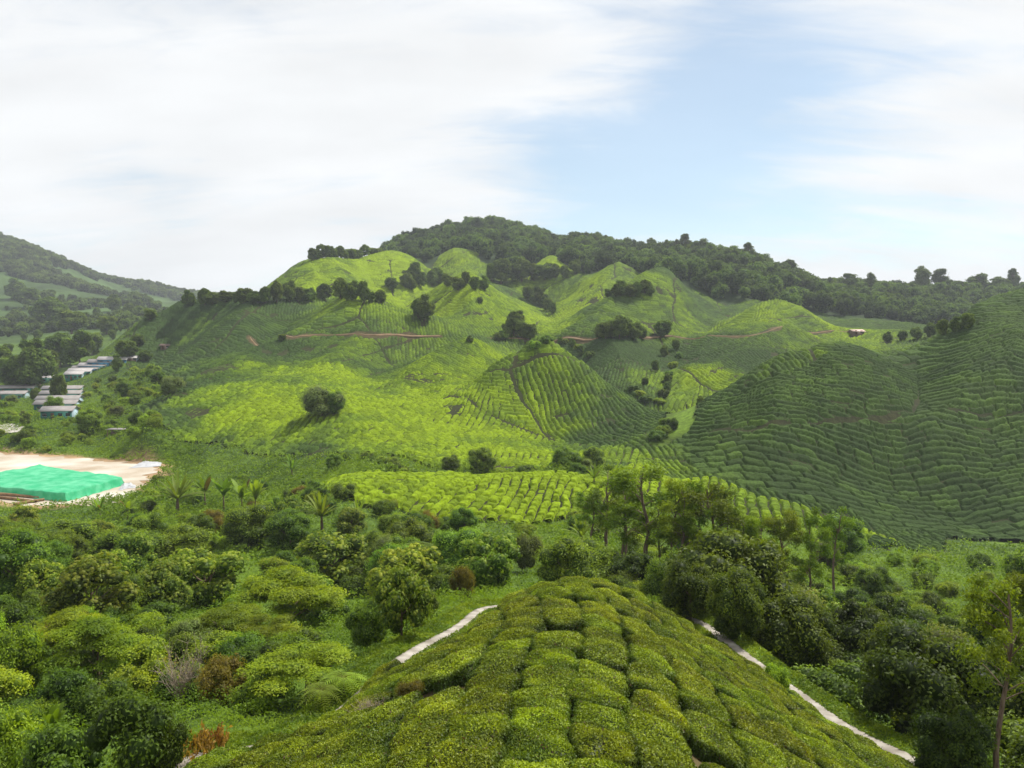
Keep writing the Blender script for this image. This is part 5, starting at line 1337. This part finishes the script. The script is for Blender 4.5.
def undergrowth():
    V_, C_ = [], []
    def field(n, px0, px1, y0, y1, k):
        px = rng.uniform(px0, px1, n); Y_ = np.exp(rng.uniform(math.log(y0), math.log(y1), n)); x = (px - CX) / F * Y_ * 1.0
        ok = land_class(x, Y_) == 0
        ok &= ~in_poly(x, Y_, YARD)
        d, _ = seg_dist(x, Y_, PATH[::2]); inm = in_poly(x, Y_, MOUND)
        ok &= (d > 0.75) & ~(inm & (d > 1.7))
        x, Y_, d = x[ok], Y_[ok], d[ok]; n = len(x)
        clump = np.clip(0.5 + fbm(x / 2.2, Y_ / 2.2, 41, 3) * 1.1, 0, 1); big_ = np.clip(0.5 + 1.1 * fbm(x / 11, Y_ / 11, 42, 3), 0, 1)
        low = np.clip((d - 0.9) / 2.5, 0.12, 1)
        hgt = (0.08 + (0.35 + 0.65 * k) * clump ** 1.3) * low * 1.3
        up = rng.uniform(0, 1, n) ** 0.45
        z = ground(x, Y_) + hgt * up
        P = np.stack([x, Y_, z], -1)
        s = np.clip(0.0032 * Y_, 0.09, 0.5) * rng.uniform(0.6, 1.3, n)
        grass = (big_ > 0.55) | (d < 2.2)
        Nn = rng.normal(size=(n, 3)) * np.where(grass, 0.9, 0.6)[:, None] + C(0, 0, 0.8)
        v, _ = leaves(P, Nn, s * np.where(grass, 1.5, 1.1), s * np.where(grass, 0.28, 0.55), rng)
        tone = np.clip(0.25 + 0.5 * big_ + rng.normal(size=n) * 0.18, 0, 1)[:, None]
        c = C(0.028,0.060,0.010) + (C(0.085,0.140,0.016) - C(0.028,0.060,0.010)) * tone
        c = np.where(((d < 2.4))[:, None], c * 0.5 + C(0.035, 0.055, 0.006), c)
        V_.append(v); C_.append(np.repeat(c, 4, 0))
    field(120000, -120, 560, 17, 60, 1.0)
    field(120000, -120, 660, 60, 190, 1.4)
    field(90000, -80, 200, 190, 420, 1.9); field(80000, 90, 700, 125, 215, 1.8)
    field(90000, 640, 1150, 20, 60, 1.1)
    field(80000, 540, 1130, 60, 150, 1.4)
    # grass blades on the verges, creeping over the edges of the concrete path
    n = 60000; i = rng.integers(0, len(PATH) - 1, n); t = rng.uniform(0, 1, (n, 1)); q = PATH[i] * (1 - t) + PATH[i + 1] * t
    dr_ = PATH[i + 1] - PATH[i]; dr_ = dr_ / np.linalg.norm(dr_, axis=1, keepdims=True); sd_ = np.c_[-dr_[:, 1], dr_[:, 0]]
    off = (0.24 + np.abs(rng.normal(size=n)) * 1.25) * rng.choice([-1, 1], n); q = q + sd_ * off[:, None]
    ok = (q[:, 1] > 15) & (q[:, 1] < 46); q = q[ok]; off = off[ok]; n = len(q)
    g_ = np.clip(0.4 + fbm(q[:, 0] / 0.9, q[:, 1] / 0.9, 43, 3) * 1.2, 0.05, 1)
    z = ground(q[:, 0], q[:, 1]) + 0.07 + 0.20 * g_ * rng.uniform(0, 1, n) * np.clip(np.abs(off), 0.3, 1)
    Nn = rng.normal(size=(n, 3)) * 0.9 + C(0, 0, 0.6)
    v, _ = leaves(np.c_[q, z], Nn, rng.uniform(0.10, 0.24, n), rng.uniform(0.025, 0.06, n), rng)
    c = C(0.030,0.058,0.009) + (C(0.085,0.125,0.014) - C(0.030,0.058,0.009)) * np.clip(g_ + rng.normal(size=n) * 0.25, 0, 1)[:, None]
    V_.append(v); C_.append(np.repeat(c, 4, 0))
    v = np.concatenate(V_); me = np_mesh('undergrowth', v, np.arange(len(v)).reshape(-1, 4), np.concatenate(C_), [M_LEAF])
    link('undergrowth', me, kind='stuff', label='tangled grass and low leaves between the shrubs of the valley', category='undergrowth')
    print('undergrowth', len(v) // 4)
undergrowth()

# ------------------------------------------------------------------ camera, light, sky
cam = bpy.data.cameras.new('camera'); cam_o = bpy.data.objects.new('camera', cam); COL.objects.link(cam_o)
cam_o.location = (0, 0, 0); cam_o.rotation_euler = (math.pi / 2 - PITCH, 0, 0)
cam.sensor_width = 36; cam.lens = 36 * F / 1024; cam.clip_start = 0.1; cam.clip_end = 8000
sc.camera = cam_o

SUN_AZ, SUN_EL = math.radians(52), math.radians(57)     # clockwise from the view direction
sun = bpy.data.lights.new('sun', 'SUN'); sun.energy = 4.2; sun.angle = math.radians(0.53); sun.color = (1.0, 0.955, 0.88)
sun_o = bpy.data.objects.new('sun', sun); COL.objects.link(sun_o)
from mathutils import Vector
sd = Vector((math.sin(SUN_AZ) * math.cos(SUN_EL), math.cos(SUN_AZ) * math.cos(SUN_EL), math.sin(SUN_EL)))
sun_o.rotation_euler = sd.to_track_quat('Z', 'Y').to_euler()

world_ = bpy.data.worlds.new('World'); sc.world = world_; world_.use_nodes = True
nt = world_.node_tree; nt.nodes.clear(); L = nt.links.new
out = N(nt, 'ShaderNodeOutputWorld'); bg = N(nt, 'ShaderNodeBackground'); bg.inputs['Strength'].default_value = 0.10
sky = N(nt, 'ShaderNodeTexSky', sky_type='NISHITA'); sky.sun_disc = False; sky.sun_elevation = SUN_EL; sky.sun_rotation = SUN_AZ
sky.altitude = 1500; sky.air_density = 1.0; sky.dust_density = 1.0
tc = N(nt, 'ShaderNodeTexCoord')
sep = N(nt, 'ShaderNodeSeparateXYZ'); L(tc.outputs['Generated'], sep.inputs[0])
def M(op, a=None, b=None, c=None):
    n = N(nt, 'ShaderNodeMath', operation=op)
    for i, v in enumerate((a, b, c)):
        if v is None: continue
        if isinstance(v, (int, float)): n.inputs[i].default_value = v
        else: L(v, n.inputs[i])
    return n.outputs[0]
dx, dy, dz = sep.outputs
zz = M('ADD', M('MAXIMUM', dz, 0.0), 0.32)
cu = M('DIVIDE', dx, zz); cv = M('DIVIDE', dy, zz)
comb = N(nt, 'ShaderNodeCombineXYZ'); L(cu, comb.inputs[0]); L(cv, comb.inputs[1])
rot = N(nt, 'ShaderNodeMapping'); rot.inputs['Rotation'].default_value = (0, 0, math.radians(-28)); rot.inputs['Scale'].default_value = (0.75, 1.5, 1); rot.inputs['Location'].default_value = (3.1, 1.7, 0)
L(comb.outputs[0], rot.inputs[0])
nz = N(nt, 'ShaderNodeTexNoise'); nz.inputs['Scale'].default_value = 1.35; nz.inputs['Detail'].default_value = 9; nz.inputs['Roughness'].default_value = 0.55; nz.inputs['Distortion'].default_value = 0.5
L(rot.outputs[0], nz.inputs['Vector'])
# a clear gap in the cloud, up and to the right of the summit
hx = M('DIVIDE', dx, M('MAXIMUM', dy, 0.05)); hz = M('DIVIDE', dz, M('MAXIMUM', dy, 0.05))
e1 = M('SUBTRACT', hx, M('ADD', 0.13, M('MULTIPLY', hz, 0.36)))
gap = M('EXPONENT', M('MULTIPLY', -1.0, M('ADD', M('POWER', M('ABSOLUTE', M('DIVIDE', e1, 0.22)), 2.0), M('POWER', M('ABSOLUTE', M('DIVIDE', M('SUBTRACT', hz, 0.26), 0.20)), 2.0))))
st = N(nt, 'ShaderNodeMapping'); st.inputs['Rotation'].default_value = (0, 0, math.radians(-35)); st.inputs['Scale'].default_value = (0.9, 3.4, 1)
L(comb.outputs[0], st.inputs[0])
n3 = N(nt, 'ShaderNodeTexNoise'); n3.inputs['Scale'].default_value = 2.3; n3.inputs['Detail'].default_value = 10; n3.inputs['Roughness'].default_value = 0.62; n3.inputs['Distortion'].default_value = 0.8; L(st.outputs[0], n3.inputs['Vector'])
wisp = M('MULTIPLY', M('SUBTRACT', n3.outputs['Fac'], 0.5), 1.5)
cov = M('SUBTRACT', M('ADD', M('ADD', wisp, M('MULTIPLY', M('SUBTRACT', nz.outputs['Fac'], 0.5), 3.2)), 0.82), M('MULTIPLY', gap, 0.98))
mrc = N(nt, 'ShaderNodeMapRange', interpolation_type='SMOOTHSTEP'); mrc.inputs['To Min'].default_value = 0.32; mrc.inputs['From Min'].default_value = -0.15; mrc.inputs['From Max'].default_value = 0.95
L(cov, mrc.inputs['Value'])
n2 = N(nt, 'ShaderNodeTexNoise'); n2.inputs['Scale'].default_value = 2.6; n2.inputs['Detail'].default_value = 7; L(rot.outputs[0], n2.inputs['Vector'])
mrw = N(nt, 'ShaderNodeMapRange'); mrw.inputs['From Min'].default_value = 0.3; mrw.inputs['From Max'].default_value = 0.7; mrw.inputs['To Min'].default_value = 0.92; mrw.inputs['To Max'].default_value = 1.06
L(n2.outputs['Fac'], mrw.inputs['Value'])
cw = N(nt, 'ShaderNodeMix', data_type='RGBA', blend_type='MULTIPLY'); cw.inputs['Factor'].default_value = 1; cw.inputs['A'].default_value = (CLOUD[0], CLOUD[1], CLOUD[2], 1); L(mrw.outputs[0], cw.inputs['B'])
sg = N(nt, 'ShaderNodeMix', data_type='RGBA', blend_type='MULTIPLY'); sg.inputs['Factor'].default_value = 1; sg.inputs['B'].default_value = (0.93, 1.06, 1.0, 1); L(sky.outputs[0], sg.inputs['A'])
mx = N(nt, 'ShaderNodeMix', data_type='RGBA'); L(mrc.outputs[0], mx.inputs['Factor']); L(sg.outputs['Result'], mx.inputs['A']); L(cw.outputs['Result'], mx.inputs['B'])
L(mx.outputs['Result'], bg.inputs['Color']); L(bg.outputs[0], out.inputs['Surface'])

# ------------------------------------------------------------------ the air
if HAZE:
    hb = Bag(); hb.box(-3300, 3300, -60, 2700, float(gz.min()) - 1.5, 185)
    hm, hnt = new_mat('haze'); ho = N(hnt, 'ShaderNodeOutputMaterial'); hv = N(hnt, 'ShaderNodeVolumePrincipled')
    hv.inputs['Color'].default_value = (0.86, 0.92, 1.0, 1); hv.inputs['Density'].default_value = HAZE; hv.inputs['Anisotropy'].default_value = 0.2
    hnt.links.new(hv.outputs[0], ho.inputs['Volume'])
    link('haze', hb.mesh('haze', [hm]), kind='stuff')
sc.cycles.volume_bounces = 0; sc.cycles.max_bounces = 6; sc.cycles.diffuse_bounces = 2; sc.cycles.glossy_bounces = 2; sc.cycles.transmission_bounces = 3
sc.cycles.use_denoising = True
sc.view_settings.view_transform = 'Standard'; sc.view_settings.look = 'None'; sc.view_settings.gamma = 1.0; sc.view_settings.exposure = EXPO
